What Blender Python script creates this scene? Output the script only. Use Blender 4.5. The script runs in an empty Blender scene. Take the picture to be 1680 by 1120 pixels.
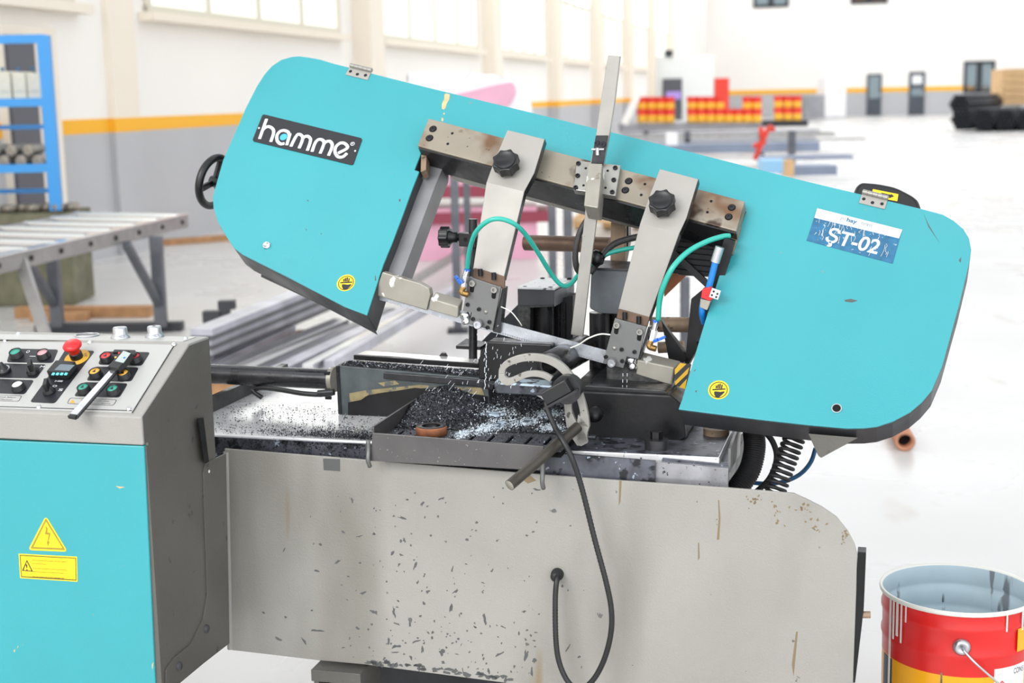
import bpy, math, random
from mathutils import Vector as Vec, Matrix
random.seed(7)
scn = bpy.context.scene
COL = scn.collection

# ------------------------------------------------------------------ camera
CAM_H, FPX, PITCH, ROLL = 1.35, 2333.0, math.radians(9.76), 0.02
FWD = Vec((0, math.cos(PITCH), -math.sin(PITCH)))
_u0 = Vec((0, math.sin(PITCH), math.cos(PITCH)))
RGT = Vec((1, 0, 0))*math.cos(ROLL) - _u0*math.sin(ROLL)
UPV = Vec((1, 0, 0))*math.sin(ROLL) + _u0*math.cos(ROLL)
CAM = Vec((0, 0, CAM_H))
cd = bpy.data.cameras.new('camera')
cd.sensor_width = 36.0
cd.lens = 36.0*FPX/1680.0
cd.clip_end = 300
cd.dof.use_dof = True
cd.dof.focus_distance = 2.62
cd.dof.aperture_fstop = 4.5
cam = bpy.data.objects.new('camera', cd)
COL.objects.link(cam)
m = Matrix((RGT, UPV, -FWD)).transposed().to_4x4()
m.translation = CAM
cam.matrix_world = m
scn.camera = cam

# ------------------------------------------------------------------ light
w = bpy.data.worlds.new('daylight'); scn.world = w
w.use_nodes = True
bg = w.node_tree.nodes['Background']
bg.inputs[0].default_value = (0.93, 0.96, 1.0, 1)
bg.inputs[1].default_value = 2.35
def sun(name, direction, strength, angle, color=(1, 1, 1)):
    l = bpy.data.lights.new(name, 'SUN'); l.energy = strength; l.angle = math.radians(angle); l.color = color
    o = bpy.data.objects.new(name, l); COL.objects.link(o)
    o.rotation_euler = Vec(direction).to_track_quat('-Z', 'Y').to_euler()
    return o
def area(name, loc, target, size, power, color=(1, 1, 1)):
    l = bpy.data.lights.new(name, 'AREA'); l.shape = 'RECTANGLE'; l.size, l.size_y = size; l.energy = power; l.color = color
    o = bpy.data.objects.new(name, l); COL.objects.link(o); o.location = loc
    o.rotation_euler = (Vec(target)-Vec(loc)).to_track_quat('-Z', 'Y').to_euler()
    return o
area('added_key_light', (-3.5, -1.7, 3.9), (0.0, 2.7, .9), (3.2, 2.4), 220, (1.0, .985, .96))  # soft key lamp added front left, standing in for unseen hall windows
scn.view_settings.view_transform = 'Standard'
scn.view_settings.look = 'None'
scn.view_settings.exposure = 0.22
scn.view_settings.gamma = 1.0

# ------------------------------------------------------------------ photo rays and planes of the machine
def ray(px, py):
    return FWD + RGT*((px-840)/FPX) - UPV*((py-560)/FPX)
def hit(px, py, P, n):
    d = ray(px, py)
    return CAM + d*((P-CAM).dot(n)/d.dot(n))
TH = math.radians(15)
EX = Vec((math.cos(TH), -math.sin(TH), 0))       # along the machine, to the right
DZ = Vec((math.sin(TH), math.cos(TH), 0))        # into the machine, away from the operator
ZZ = Vec((0, 0, 1))
_d = ray(372, 740)
ORG = CAM + _d*(2.62/_d.y); ORG.z = 0            # foot of the bed's front left corner
class Fr:
    def __init__(s, o, a, b):
        s.o, s.a, s.b = Vec(o), Vec(a).normalized(), Vec(b).normalized(); s.n = s.a.cross(s.b).normalized()
    def w(s, u, v, w=0): return s.o + s.a*u + s.b*v + s.n*w
    def W(s, px, py, w=0): return hit(px, py, s.o + s.n*w, s.n)
    def uv(s, px, py, w=0):
        q = s.W(px, py, w) - s.o
        return (q.dot(s.a), q.dot(s.b))
def VF(t): return Fr(ORG + DZ*t, EX, ZZ)
def HF(z): return Fr(ORG + ZZ*z, EX, DZ)
def SF(u): return Fr(ORG + EX*u, DZ, ZZ)
def V(px, py, t): return hit(px, py, ORG + DZ*t, DZ)
def H(px, py, z): return hit(px, py, Vec((0, 0, z)), ZZ)
def YF(y): return Fr(Vec((0, y, 0)), (1, 0, 0), (0, 0, 1))
def Y(px, py, y): return hit(px, py, Vec((0, y, 0)), Vec((0, 1, 0)))
def MP(u, t, z): return ORG + EX*u + DZ*t + ZZ*z
CANT = math.radians(38)
HEAD = Fr(V(1113, 671, .06), EX, ZZ*math.cos(CANT) + DZ*math.sin(CANT))

# ------------------------------------------------------------------ materials
def lin(c):
    r = []
    for x in c:
        x /= 255.0
        r.append(x/12.92 if x <= .04045 else ((x+.055)/1.055)**2.4)
    return (r[0], r[1], r[2], 1)
MATS = {}
def mat(name, col, rough=.5, metal=0.0, var=.0, vs=6.0, bump=0.0, bs=250.0, spots=(), emit=0.0, rv=0.0, coat=0.0, trans=0.0, alpha=1.0, spec=.5):
    """principled material; spots = (colour, noise scale, threshold, stretch xyz, softness)"""
    mt = bpy.data.materials.new(name); mt.use_nodes = True
    nt = mt.node_tree; N, L = nt.nodes, nt.links
    b = N['Principled BSDF']
    b.inputs['Base Color'].default_value = lin(col)
    b.inputs['Roughness'].default_value = rough
    b.inputs['Metallic'].default_value = metal
    b.inputs['Specular IOR Level'].default_value = spec
    if coat: b.inputs['Coat Weight'].default_value = coat
    if trans: b.inputs['Transmission Weight'].default_value = trans
    if alpha < 1: b.inputs['Alpha'].default_value = alpha
    if emit:
        b.inputs['Emission Color'].default_value = lin(col); b.inputs['Emission Strength'].default_value = emit
    tc = N.new('ShaderNodeTexCoord')
    src = None
    def noise(scale, stretch=(1, 1, 1), detail=4, off=0.0):
        mp = N.new('ShaderNodeMapping'); mp.inputs['Scale'].default_value = stretch; mp.inputs['Location'].default_value = (off, off*1.7, off*.6)
        L.new(tc.outputs['Object'], mp.inputs['Vector'])
        n = N.new('ShaderNodeTexNoise'); n.inputs['Scale'].default_value = scale; n.inputs['Detail'].default_value = detail
        L.new(mp.outputs[0], n.inputs['Vector'])
        return n.outputs['Fac']
    if var:
        n = noise(vs)
        mx = N.new('ShaderNodeMix'); mx.data_type = 'RGBA'
        c = lin(col)
        mx.inputs[6].default_value = tuple(max(0, x*(1-var)) for x in c[:3]) + (1,)
        mx.inputs[7].default_value = tuple(min(1, x*(1+var)) for x in c[:3]) + (1,)
        mr = N.new('ShaderNodeMapRange'); mr.inputs[1].default_value = .3; mr.inputs[2].default_value = .7
        L.new(n, mr.inputs[0]); L.new(mr.outputs[0], mx.inputs[0]); src = mx.outputs[2]
    for k, sp in enumerate(spots):
        c, sc, th, st, sf = sp
        n = noise(sc, st, 3, 3.1*(k+1))
        mr = N.new('ShaderNodeMapRange'); mr.inputs[1].default_value = th; mr.inputs[2].default_value = th+sf
        L.new(n, mr.inputs[0])
        mx = N.new('ShaderNodeMix'); mx.data_type = 'RGBA'
        if src is None: mx.inputs[6].default_value = lin(col)
        else: L.new(src, mx.inputs[6])
        mx.inputs[7].default_value = lin(c)
        L.new(mr.outputs[0], mx.inputs[0]); src = mx.outputs[2]
    if src is not None: L.new(src, b.inputs['Base Color'])
    if rv:
        n = noise(vs*1.7, (1, 1, 1), 4, 9.0)
        mr = N.new('ShaderNodeMapRange'); mr.inputs[3].default_value = max(.02, rough-rv); mr.inputs[4].default_value = min(1, rough+rv)
        mr.inputs[1].default_value = .3; mr.inputs[2].default_value = .7
        L.new(n, mr.inputs[0]); L.new(mr.outputs[0], b.inputs['Roughness'])
    if bump:
        n = noise(bs, (1, 1, 1), 2, 1.3)
        bp = N.new('ShaderNodeBump'); bp.inputs['Strength'].default_value = bump; bp.inputs['Distance'].default_value = .002
        L.new(n, bp.inputs['Height']); L.new(bp.outputs[0], b.inputs['Normal'])
    MATS[name] = mt
    return mt

# ------------------------------------------------------------------ mesh builder
def spline(pts, n=8):
    """Catmull-Rom through points"""
    P = [Vec(p) for p in pts]
    if len(P) < 3: return P
    Q = [P[0]*2-P[1]] + P + [P[-1]*2-P[-2]]
    out = []
    for i in range(1, len(Q)-2):
        a, b, c, d = Q[i-1], Q[i], Q[i+1], Q[i+2]
        for k in range(n):
            t = k/n
            out.append(.5*((2*b) + (c-a)*t + (2*a-5*b+4*c-d)*t*t + (3*b-a-3*c+d)*t**3))
    out.append(P[-1])
    return out
def roundpoly(pts, r, k=4):
    """round the corners of a 2D polygon"""
    out = []
    n = len(pts)
    for i in range(n):
        a, b, c = Vec(pts[i-1]), Vec(pts[i]), Vec(pts[(i+1) % n])
        d1, d2 = (a-b), (c-b)
        rr = min(r, d1.length*.45, d2.length*.45)
        p, q = b + d1.normalized()*rr, b + d2.normalized()*rr
        for j in range(k+1):
            t = j/k
            out.append(tuple((1-t)**2*p + 2*t*(1-t)*b + t*t*q))
    return out
class MB:
    def __init__(s): s.v, s.f, s.sm = [], [], []
    def add(s, vs, fs, smooth=False):
        o = len(s.v); s.v += [Vec(x) for x in vs]
        for f in fs: s.f.append(tuple(i+o for i in f)); s.sm.append(smooth)
        return s
    def prism(s, fr, uv, w0, w1, smooth=False):
        n = len(uv)
        a = sum(uv[i][0]*uv[(i+1) % n][1]-uv[(i+1) % n][0]*uv[i][1] for i in range(n))
        if a < 0: uv = uv[::-1]
        lo, hi = min(w0, w1), max(w0, w1)
        vs = [fr.w(u, v, lo) for u, v in uv] + [fr.w(u, v, hi) for u, v in uv]
        s.add(vs, [tuple(range(n-1, -1, -1)), tuple(range(n, 2*n))])
        o = len(s.v)-2*n
        for i in range(n):
            j = (i+1) % n
            s.f.append((o+i, o+j, o+n+j, o+n+i)); s.sm.append(smooth)
        return s
    def px(s, fr, pts, w0, w1, r=0, at=None, smooth=False):
        """outline given in photo pixels on the plane fr, offset at; thickness w0..w1 along its normal"""
        at = max(w0, w1) if at is None else at
        uv = [fr.uv(x, y, at) for x, y in pts]
        if r: uv = roundpoly(uv, r)
        return s.prism(fr, uv, w0, w1, smooth)
    def hexa(s, p):
        """8 points: bottom ring 0-3, top ring 4-7"""
        return s.add(p, [(3, 2, 1, 0), (4, 5, 6, 7), (0, 1, 5, 4), (1, 2, 6, 5), (2, 3, 7, 6), (3, 0, 4, 7)])
    def box(s, fr, u0, u1, v0, v1, w0, w1):
        return s.hexa([fr.w(u0, v0, w0), fr.w(u1, v0, w0), fr.w(u1, v1, w0), fr.w(u0, v1, w0),
                       fr.w(u0, v0, w1), fr.w(u1, v0, w1), fr.w(u1, v1, w1), fr.w(u0, v1, w1)])
    def mbox(s, u0, u1, t0, t1, z0, z1): return s.box(HF(0), u0, u1, t0, t1, z0, z1)
    def bar(s, p0, p1, a, b, up=ZZ):
        """square bar between two points, width a across, b along up"""
        p0, p1 = Vec(p0), Vec(p1); d = (p1-p0).normalized()
        x = d.cross(up).normalized()*a*.5; y = x.cross(d).normalized()*b*.5
        return s.hexa([p0-x-y, p0+x-y, p0+x+y, p0-x+y, p1-x-y, p1+x-y, p1+x+y, p1-x+y])
    def lathe(s, p, ax, prof, seg=20, smooth=True):
        """prof = [(r, h)] along ax from p; r 0 closes"""
        p = Vec(p); ax = Vec(ax).normalized()
        x = ax.orthogonal().normalized(); y = ax.cross(x)
        rows = []
        for r, h in prof:
            if r <= 1e-6: rows.append([len(s.v)]); s.v.append(p+ax*h)
            else:
                o = len(s.v)
                s.v += [p+ax*h+(x*math.cos(6.28318531*k/seg)+y*math.sin(6.28318531*k/seg))*r for k in range(seg)]
                rows.append(list(range(o, o+seg)))
        for A, B in zip(rows, rows[1:]):
            for k in range(seg):
                j = (k+1) % seg
                if len(A) == 1 and len(B) == 1: continue
                if len(A) == 1: f = (A[0], B[j], B[k]) if False else (A[0], B[j], B[k])[::-1]
                elif len(B) == 1: f = (A[k], A[j], B[0])
                else: f = (A[k], A[j], B[j], B[k])
                s.f.append(f); s.sm.append(smooth)
        return s
    def cyl(s, p0, p1, r, r1=None, seg=18, smooth=True):
        p0, p1 = Vec(p0), Vec(p1); r1 = r if r1 is None else r1
        ax = p1-p0; h = ax.length
        s.cap(p0, ax, r, seg, True); s.lathe(p0, ax, [(r, 0), (r1, h)], seg, smooth); s.cap(p1, ax, r1, seg, False)
        return s
    def cap(s, p, ax, r, seg, flip):
        ax = Vec(ax).normalized(); x = ax.orthogonal().normalized(); y = ax.cross(x)
        vs = [Vec(p)+(x*math.cos(6.28318531*k/seg)+y*math.sin(6.28318531*k/seg))*r for k in range(seg)]
        return s.add(vs, [tuple(range(seg))[::-1] if flip else tuple(range(seg))])
    def tube(s, pts, r, seg=10, n=8, closed=False, rf=None, caps=True):
        P = spline(pts, n) if n else [Vec(p) for p in pts]
        rows = []; x = None
        for i, p in enumerate(P):
            d = (P[min(i+1, len(P)-1)]-P[max(i-1, 0)])
            if closed: d = P[(i+1) % len(P)]-P[i-1]
            d.normalize()
            x = d.orthogonal().normalized() if x is None else (x-d*x.dot(d)).normalized()
            y = d.cross(x); rr = r*(rf(i, len(P)) if rf else 1)
            o = len(s.v)
            s.v += [p+(x*math.cos(6.28318531*k/seg)+y*math.sin(6.28318531*k/seg))*rr for k in range(seg)]
            rows.append(range(o, o+seg))
        prs = list(zip(rows, rows[1:])) + ([(rows[-1], rows[0])] if closed else [])
        for A, B in prs:
            for k in range(seg):
                j = (k+1) % seg; s.f.append((A[k], A[j], B[j], B[k])); s.sm.append(True)
        if caps and not closed:
            s.f.append(tuple(rows[0])[::-1]); s.f.append(tuple(rows[-1])); s.sm += [False, False]
        return s
    def strip(s, A, B, off):
        """solid band between polylines A and B (world), extruded by vector off"""
        n = len(A); off = Vec(off)
        vs = list(A)+list(B)+[Vec(p)+off for p in A]+[Vec(p)+off for p in B]
        fs = []
        for i in range(n-1):
            fs += [(i, i+1, n+i+1, n+i), (2*n+i+1, 2*n+i, 3*n+i, 3*n+i+1), (i+1, i, 2*n+i, 2*n+i+1), (n+i, n+i+1, 3*n+i+1, 3*n+i)]
        fs += [(0, n, 3*n, 2*n), (n-1, 2*n-1, 4*n-1, 3*n-1)[::-1]]
        return s.add(vs, fs)
    def build(s, name, material, parent=None, bevel=0, fix=True, kind=None, label=None, seg=2):
        lo = Vec((min(v[i] for v in s.v) for i in range(3))); hi = Vec((max(v[i] for v in s.v) for i in range(3)))
        c = (lo+hi)/2
        me = bpy.data.meshes.new(name)
        me.from_pydata([tuple(v-c) for v in s.v], [], s.f)
        me.polygons.foreach_set('use_smooth', s.sm)
        if fix:
            import bmesh
            bm = bmesh.new(); bm.from_mesh(me); bmesh.ops.recalc_face_normals(bm, faces=bm.faces); bm.to_mesh(me); bm.free()
        me.materials.append(MATS[material] if isinstance(material, str) else material)
        o = bpy.data.objects.new(name, me); COL.objects.link(o)
        put(o, c, parent)
        if bevel:
            b = o.modifiers.new('bevel', 'BEVEL'); b.width = bevel; b.segments = seg; b.limit_method = 'ANGLE'; b.angle_limit = math.radians(40)
        if kind: o['kind'] = kind
        if label: o['label'] = label
        return o
WLOC = {}
def put(o, c, parent):
    WLOC[o.name] = Vec(c)
    if parent is not None:
        o.parent = parent; o.location = Vec(c)-WLOC[parent.name]
    else: o.location = c
def thing(name, label, cat, loc, group=None):
    o = bpy.data.objects.new(name, None); COL.objects.link(o); o.empty_display_size = .05
    put(o, Vec(loc), None)
    return tag(o, label, cat, group)
def tag(o, label, cat, group=None, kind=None):
    o['label'] = label; o['category'] = cat
    if group: o['group'] = group
    if kind: o['kind'] = kind
    return o
def struct(o, label=None):
    o['kind'] = 'structure'
    if label: o['label'] = label
    return o
def copy_piece(o, loc, parent):
    c = o.copy(); COL.objects.link(c); put(c, loc, parent); return c
def text(name, s, fr, c, width, height, rot, material, parent, w=.0008, bold=0.0, shear=0.0, depth=.0003):
    """flat lettering centred at uv c on the plane fr, fitted to width x height"""
    cu = bpy.data.curves.new(name, 'FONT'); cu.body = s; cu.offset = bold; cu.extrude = 0; cu.shear = shear
    ob = bpy.data.objects.new(name, cu); COL.objects.link(ob)
    bpy.context.view_layer.update()
    me = bpy.data.meshes.new_from_object(ob)
    bpy.data.objects.remove(ob)
    xs = [v.co.x for v in me.vertices]; ys = [v.co.y for v in me.vertices]
    if not xs: return None
    x0, x1, y0, y1 = min(xs), max(xs), min(ys), max(ys)
    b = MB(); ca, sa = math.cos(rot), math.sin(rot)
    vs = []
    for v in me.vertices:
        a = ((v.co.x-x0)/(x1-x0)-.5)*width; q = ((v.co.y-y0)/(y1-y0)-.5)*height
        vs.append(fr.w(c[0]+a*ca-q*sa, c[1]+a*sa+q*ca, w))
    b.add(vs, [tuple(p.vertices) for p in me.polygons])
    bpy.data.meshes.remove(me)
    return b.build(name, material, parent, fix=False)
def ribbon(mb, fr, pts, wd, w0, w1, n=6):
    """flat stroke of constant width along 2D points"""
    P = spline([(x, y, 0) for x, y in pts], n) if n else [Vec((x, y, 0)) for x, y in pts]
    A, B = [], []
    for i, p in enumerate(P):
        d = P[min(i+1, len(P)-1)]-P[max(i-1, 0)]; d.normalize(); q = Vec((-d.y, d.x, 0))*wd*.5
        A.append(fr.w(p.x+q.x, p.y+q.y, w1)); B.append(fr.w(p.x-q.x, p.y-q.y, w1))
    return mb.strip(A, B, fr.n*(w0-w1))
def circ(cx, cy, r, n=24, ry=None):
    ry = r if ry is None else ry
    return [(cx+r*math.cos(6.28318531*k/n), cy+ry*math.sin(6.28318531*k/n)) for k in range(n)]

# ------------------------------------------------------------------ material library
mat('teal_paint', (52, 148, 156), .33, 0, var=.05, vs=3, bump=.12, bs=420, rv=.06, spots=[((120, 130, 130), 60, .76, (1, 1, 1), .015), ((48, 134, 142), 9, .72, (1, .5, 1), .06)])
mat('grey_paint', (145, 143, 137), .42, 0, var=.07, vs=5, bump=.35, bs=330, rv=.08,
    spots=[((122, 119, 111), 4, .55, (1, 1, .35), .2), ((92, 92, 90), 46, .72, (1, 1, .7), .012), ((88, 89, 88), 17, .76, (1, 1, .8), .012), ((128, 110, 84), 7, .70, (1.5, 1, .25), .06)])
mat('grey_paint_plain', (146, 144, 139), .45, 0, var=.04, vs=5, bump=.3, bs=330)
mat('dark_grey', (86, 84, 79), .5, 0, var=.12, vs=7, bump=.3, bs=330, spots=[((60, 60, 58), 30, .68, (1, 1, 1), .03)])  # darker mottled grey for cabinet side, bed flange and brackets
mat('panel_metal', (170, 170, 167), .38, .1, var=.03, vs=6)
mat('black_plastic', (16, 17, 19), .38)
mat('print_black', (26, 28, 33), .45)
mat('white_print', (238, 240, 242), .5)
mat('grey_print', (150, 152, 156), .5)
mat('blue_print', (70, 170, 215), .5)
mat('dark_box', (62, 63, 66), .45, .2, var=.25, vs=9, rv=.1)
mat('black_steel', (20, 20, 22), .42, .35, var=.35, vs=14, rv=.12, bump=.1, bs=120)
mat('oily_steel', (52, 52, 54), .33, .55, var=.35, vs=16, rv=.14, bump=.08, bs=90)
mat('bare_steel', (150, 148, 142), .36, .6, var=.1, vs=18, rv=.1)
mat('arm_steel', (158, 155, 149), .55, .2, var=.05, vs=12, rv=.06, spots=[((110, 100, 88), 70, .78, (1, 1, 1), .02)])
mat('bright_steel', (205, 206, 208), .22, .9, var=.06, vs=30, rv=.06)
mat('beam_steel', (142, 134, 120), .5, .3, var=.1, vs=9, rv=.08, spots=[((108, 80, 56), 9, .535, (1, 1, 1), .12), ((66, 50, 40), 16, .61, (1, 1, 1), .08), ((70, 60, 50), 120, .72, (1, 1, 1), .02)])
mat('plate_steel', (112, 113, 112), .4, .55, var=.06, vs=20, rv=.06)
mat('guard_steel', (148, 144, 134), .45, .35, var=.12, vs=16, rv=.1, spots=[((120, 110, 95), 40, .66, (1, 1, 1), .05), ((235, 235, 230), 30, .66, (1, 1, 1), .03)])
mat('brown_steel', (104, 84, 70), .5, .5, var=.25, vs=22, rv=.1)
mat('rust_block', (138, 118, 98), .62, .3, var=.25, vs=30, spots=[((70, 58, 48), 60, .6, (1, 1, 1), .06)])
mat('rust', (146, 92, 62), .7, .2, var=.3, vs=40)
mat('chrome', (222, 223, 225), .12, 1)
mat('zinc', (190, 192, 196), .3, .9)
mat('bolt', (40, 41, 44), .35, .6)
mat('hole', (6, 6, 7), .9)
mat('blade', (176, 180, 186), .28, .7, var=.18, vs=30, rv=.1)
mat('teal_hose', (48, 168, 152), .28)
mat('teal_hose_dark', (30, 104, 98), .3)
mat('black_hose', (26, 26, 28), .42, var=.2, vs=60)
mat('braided_hose', (52, 50, 50), .55, var=.35, vs=260)
mat('blue_tube', (24, 118, 196), .3)
mat('blue_plastic', (22, 96, 196), .35)
mat('red_plastic', (200, 30, 34), .35)
mat('red_button', (214, 66, 70), .35)
mat('pale_red_button', (200, 150, 155), .3)
mat('green_button', (60, 150, 130), .35)
mat('yellow_button', (222, 166, 66), .35)
mat('white_button', (240, 240, 236), .35)
mat('brass', (176, 140, 84), .28, .85)
mat('yellow_sticker', (244, 204, 28), .42)
mat('estop_yellow', (206, 156, 40), .5)
mat('hazard_yellow', (216, 172, 40), .5)
mat('hazard_black', (48, 48, 50), .5)
mat('sticker_blue', (36, 98, 134), .45, var=.2, vs=60, bump=.9, bs=90, spots=[((150, 166, 174), 120, .66, (1, 1, 1), .02)])
mat('sticker_white', (192, 196, 198), .4, var=.05, vs=40, bump=.9, bs=60)
mat('wear_tan', (196, 170, 124), .7, var=.15, vs=60)
mat('wear_grey', (80, 81, 81), .6)
mat('stain_brown', (122, 106, 80), .7)
mat('screen', (84, 96, 104), .2)
mat('cyan_key', (86, 190, 205), .4)
mat('lcd', (160, 172, 168), .25)
mat('rubber', (28, 28, 30), .6)
mat('chips_bed', (66, 68, 74), .5, .4, var=.6, vs=220, bump=1.0, bs=380, spots=[((170, 174, 180), 420, .64, (1, 1, 1), .03)])
mat('chip_flake', (120, 123, 130), .3, .8, var=.5, vs=90)
mat('coolant', (190, 208, 222), .15, 0, var=.1, vs=70, spots=[((90, 96, 104), 60, .52, (1, 1, 1), .05)])
mat('droplet', (235, 240, 245), .1)
mat('vise_paint', (72, 78, 80), .5, .2, var=.3, vs=25, spots=[((182, 166, 112), 9, .58, (.6, 1, 1.6), .08), ((56, 58, 60), 40, .66, (1, 1, 1), .04)])
mat('wet_glare_plate', (206, 206, 206), .2, .15, var=.08, vs=8, spots=[((120, 120, 122), 9, .6, (1, 1, 1), .2), ((60, 62, 66), 150, .66, (1, 1, 1), .03)])  # wet plate; bright reflection put into the pale base colour
mat('dark_plate', (78, 80, 88), .38, .3, var=.4, vs=30, spots=[((30, 32, 38), 40, .56, (1, 1, 1), .06), ((150, 160, 176), 60, .66, (1, 1, 1), .03)])
mat('machine_grey', (92, 97, 102), .42, .1, var=.2, vs=18, spots=[((140, 148, 152), 22, .6, (1, 1, .6), .04)])
mat('speckled_black', (64, 64, 64), .6, .3, var=.5, vs=140)
# setting
mat('concrete', (205, 203, 200), .3, 0, var=.05, vs=.6, rv=.1, spots=[((196, 190, 180), .55, .56, (1, .35, 1), .2), ((184, 176, 164), 2.2, .66, (1, .4, 1), .08), ((120, 118, 114), 7, .765, (1, 1, 1), .01)])
mat('wall_white', (242, 238, 232), .8, var=.02, vs=.5)
mat('wall_grey', (184, 184, 186), .75, var=.04, vs=.8)
mat('wall_yellow', (246, 180, 40), .7)
mat('pillar_cream', (236, 226, 210), .8)
mat('window_frame', (214, 208, 192), .6)
mat('frosted_pane', (222, 228, 218), .4, emit=.5)
mat('bright_pane', (255, 255, 252), .4, emit=2.2)
mat('door_grey', (84, 84, 92), .5)
mat('door_dark', (70, 76, 86), .4)
mat('door_glass', (128, 144, 150), .2)
mat('shelf_blue', (58, 150, 220), .4)
mat('carton', (226, 220, 200), .7, var=.06, vs=20)
mat('parts_grey', (140, 132, 120), .5, .4, var=.5, vs=30)
mat('green_olive', (110, 108, 86), .7, var=.3, vs=8)
mat('rail_steel', (150, 148, 146), .4, .5, var=.12, vs=10)
mat('leg_steel', (96, 98, 104), .45, .4, var=.2, vs=9)
mat('dark_leg', (52, 54, 60), .5, .2)
mat('roller', (220, 220, 222), .2, .85)
mat('stock_steel', (176, 176, 186), .35, .55, var=.25, vs=5)
mat('stock_dark', (104, 104, 110), .4, .5, var=.25, vs=6)
mat('timber', (178, 134, 92), .7, var=.2, vs=14)
mat('crate_wood', (206, 170, 124), .7, var=.12, vs=4)
mat('film_white', (242, 240, 242), .25, var=.03, vs=3)
mat('film_pink', (226, 168, 190), .3, var=.1, vs=3)
mat('maroon', (142, 50, 70), .5)
mat('bucket_red', (206, 32, 30), .3, var=.06, vs=20, spots=[((120, 60, 70), 60, .72, (1, 1, .6), .02)])
mat('bucket_yellow', (238, 166, 18), .3, var=.05, vs=20)
mat('bucket_inside', (180, 198, 206), .4, var=.06, vs=14, spots=[((120, 124, 130), 22, .64, (1, 1, .12), .03), ((60, 62, 66), 30, .74, (1, 1, .1), .02)])
mat('paint_drip', (222, 222, 214), .4)
mat('far_red', (226, 60, 44), .4)
mat('far_yellow', (250, 190, 60), .4)
mat('beam_blue_grey', (128, 138, 158), .5, .1, var=.1, vs=2)
mat('beam_grey', (150, 150, 156), .5, .1, var=.12, vs=2)
mat('pipe_black', (40, 42, 48), .45)
mat('far_light_grey', (226, 228, 226), .6)
mat('light_blue', (150, 200, 236), .4)
mat('lilac_sign', (176, 150, 226), .5)
mat('copper_pipe', (188, 132, 104), .5, .3, var=.1, vs=14)
mat('lever_steel', (150, 148, 142), .5, .3, var=.1, vs=25, spots=[((80, 78, 74), 60, .64, (1, 1, 1), .04)])
mat('navy', (40, 46, 70), .4)
mat('worn_tan', (132, 120, 86), .6, var=.25, vs=60, spots=[((80, 84, 84), 50, .56, (1, 1, 1), .05)])
mat('casting_grey', (132, 132, 134), .45, .3, var=.15, vs=12)
mat('lid_grey', (205, 207, 208), .35, .1, var=.05, vs=20, spots=[((90, 90, 92), 60, .66, (1, 1, 1), .05)])  # lid grey lightened, its top reflection is part of the colour
mat('coolant_bits', (206, 216, 224), .3, .1, var=.15, vs=90)
mat('roof_grey', (120, 122, 126), .7)
mat('tray_steel', (84, 82, 82), .42, .35, var=.15, vs=12, rv=.08, spots=[((130, 130, 130), 200, .68, (1, 1, 1), .03)])
mat('bar_dark', (70, 66, 60), .35, .45, var=.2, vs=30)
mat('wet_grey_plate', (138, 138, 142), .22, .3, var=.3, vs=16, rv=.1, spots=[((64, 66, 72), 14, .56, (1, 1, 1), .12), ((40, 42, 46), 130, .66, (1, 1, 1), .03)])

# ================================================================== SETTING: floor, walls, windows, doors
WA = math.radians(12.6)
WD = Vec((math.sin(WA), math.cos(WA), 0)); WN = Vec((math.cos(WA), -math.sin(WA), 0))
WO = H(300, 393, 0)
LW = Fr(WO, WD, ZZ)                        # left wall: u along the hall, v up, n into the hall
assert LW.n.dot(WN) > .9
S_END = 64.0
BW = Fr(WO + WD*S_END, WN, ZZ)             # end wall: u to the right, n back to the camera
fl = MB(); fl.add([(-25, -12, 0), (45, -12, 0), (60, 95, 0), (-25, 95, 0)], [(0, 1, 2, 3)])
struct(fl.build('floor', 'concrete'), 'pale smooth concrete hall floor')
W_TOP = 7.0
b = MB(); b.box(LW, -30, S_END, 0, W_TOP, -.25, 0)
wl = struct(b.build('wall_left', 'wall_white'), 'long off-white hall wall with grey dado and yellow stripe')
b = MB(); b.box(LW, -30, S_END, 0, 1.105, 0, .006); b.build('grey_dado', 'wall_grey', wl)
b = MB(); b.box(LW, -30, S_END, 1.105, 1.23, 0, .008); b.build('yellow_stripe', 'wall_yellow', wl)
b = MB(); b.box(BW, -.2, 45, 0, 12, -.25, 0)
wb = struct(b.build('wall_back', 'wall_white'), 'white end wall of the hall with grey dado and yellow stripe')
def bwu(px, py=150): return BW.uv(px, py)[0]
def bwv(px, py): return BW.uv(px, py)[1]
b = MB(); b.box(BW, 0, 45, 0, bwv(1470, 150.5), 0, .02); b.build('grey_dado', 'wall_grey', wb)
b = MB(); b.box(BW, 0, 45, bwv(1470, 150.5), bwv(1470, 143), 0, .03); b.build('yellow_stripe', 'wall_yellow', wb)
for s0 in (-1.36, 5.55, 13.0, 19.4, 25.6, 31.8, 38.0, 44.2):
    pd = .06 if s0 < 0 else .26
    b = MB(); b.box(LW, s0, s0+(.5 if s0 < 0 else .62), 0, W_TOP, 0, pd)
    p = b.build('pillar', 'pillar_cream', wl)
    b = MB(); b.box(LW, s0-.003, s0+(.503 if s0 < 0 else .623), 1.105, 1.23, 0, pd+.004); b.build('pillar_stripe', 'wall_yellow', wl)
    b = MB(); b.box(LW, s0-.002, s0+(.502 if s0 < 0 else .622), 0, 1.105, 0, pd+.002); b.build('pillar_dado', 'wall_grey', wl)
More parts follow.
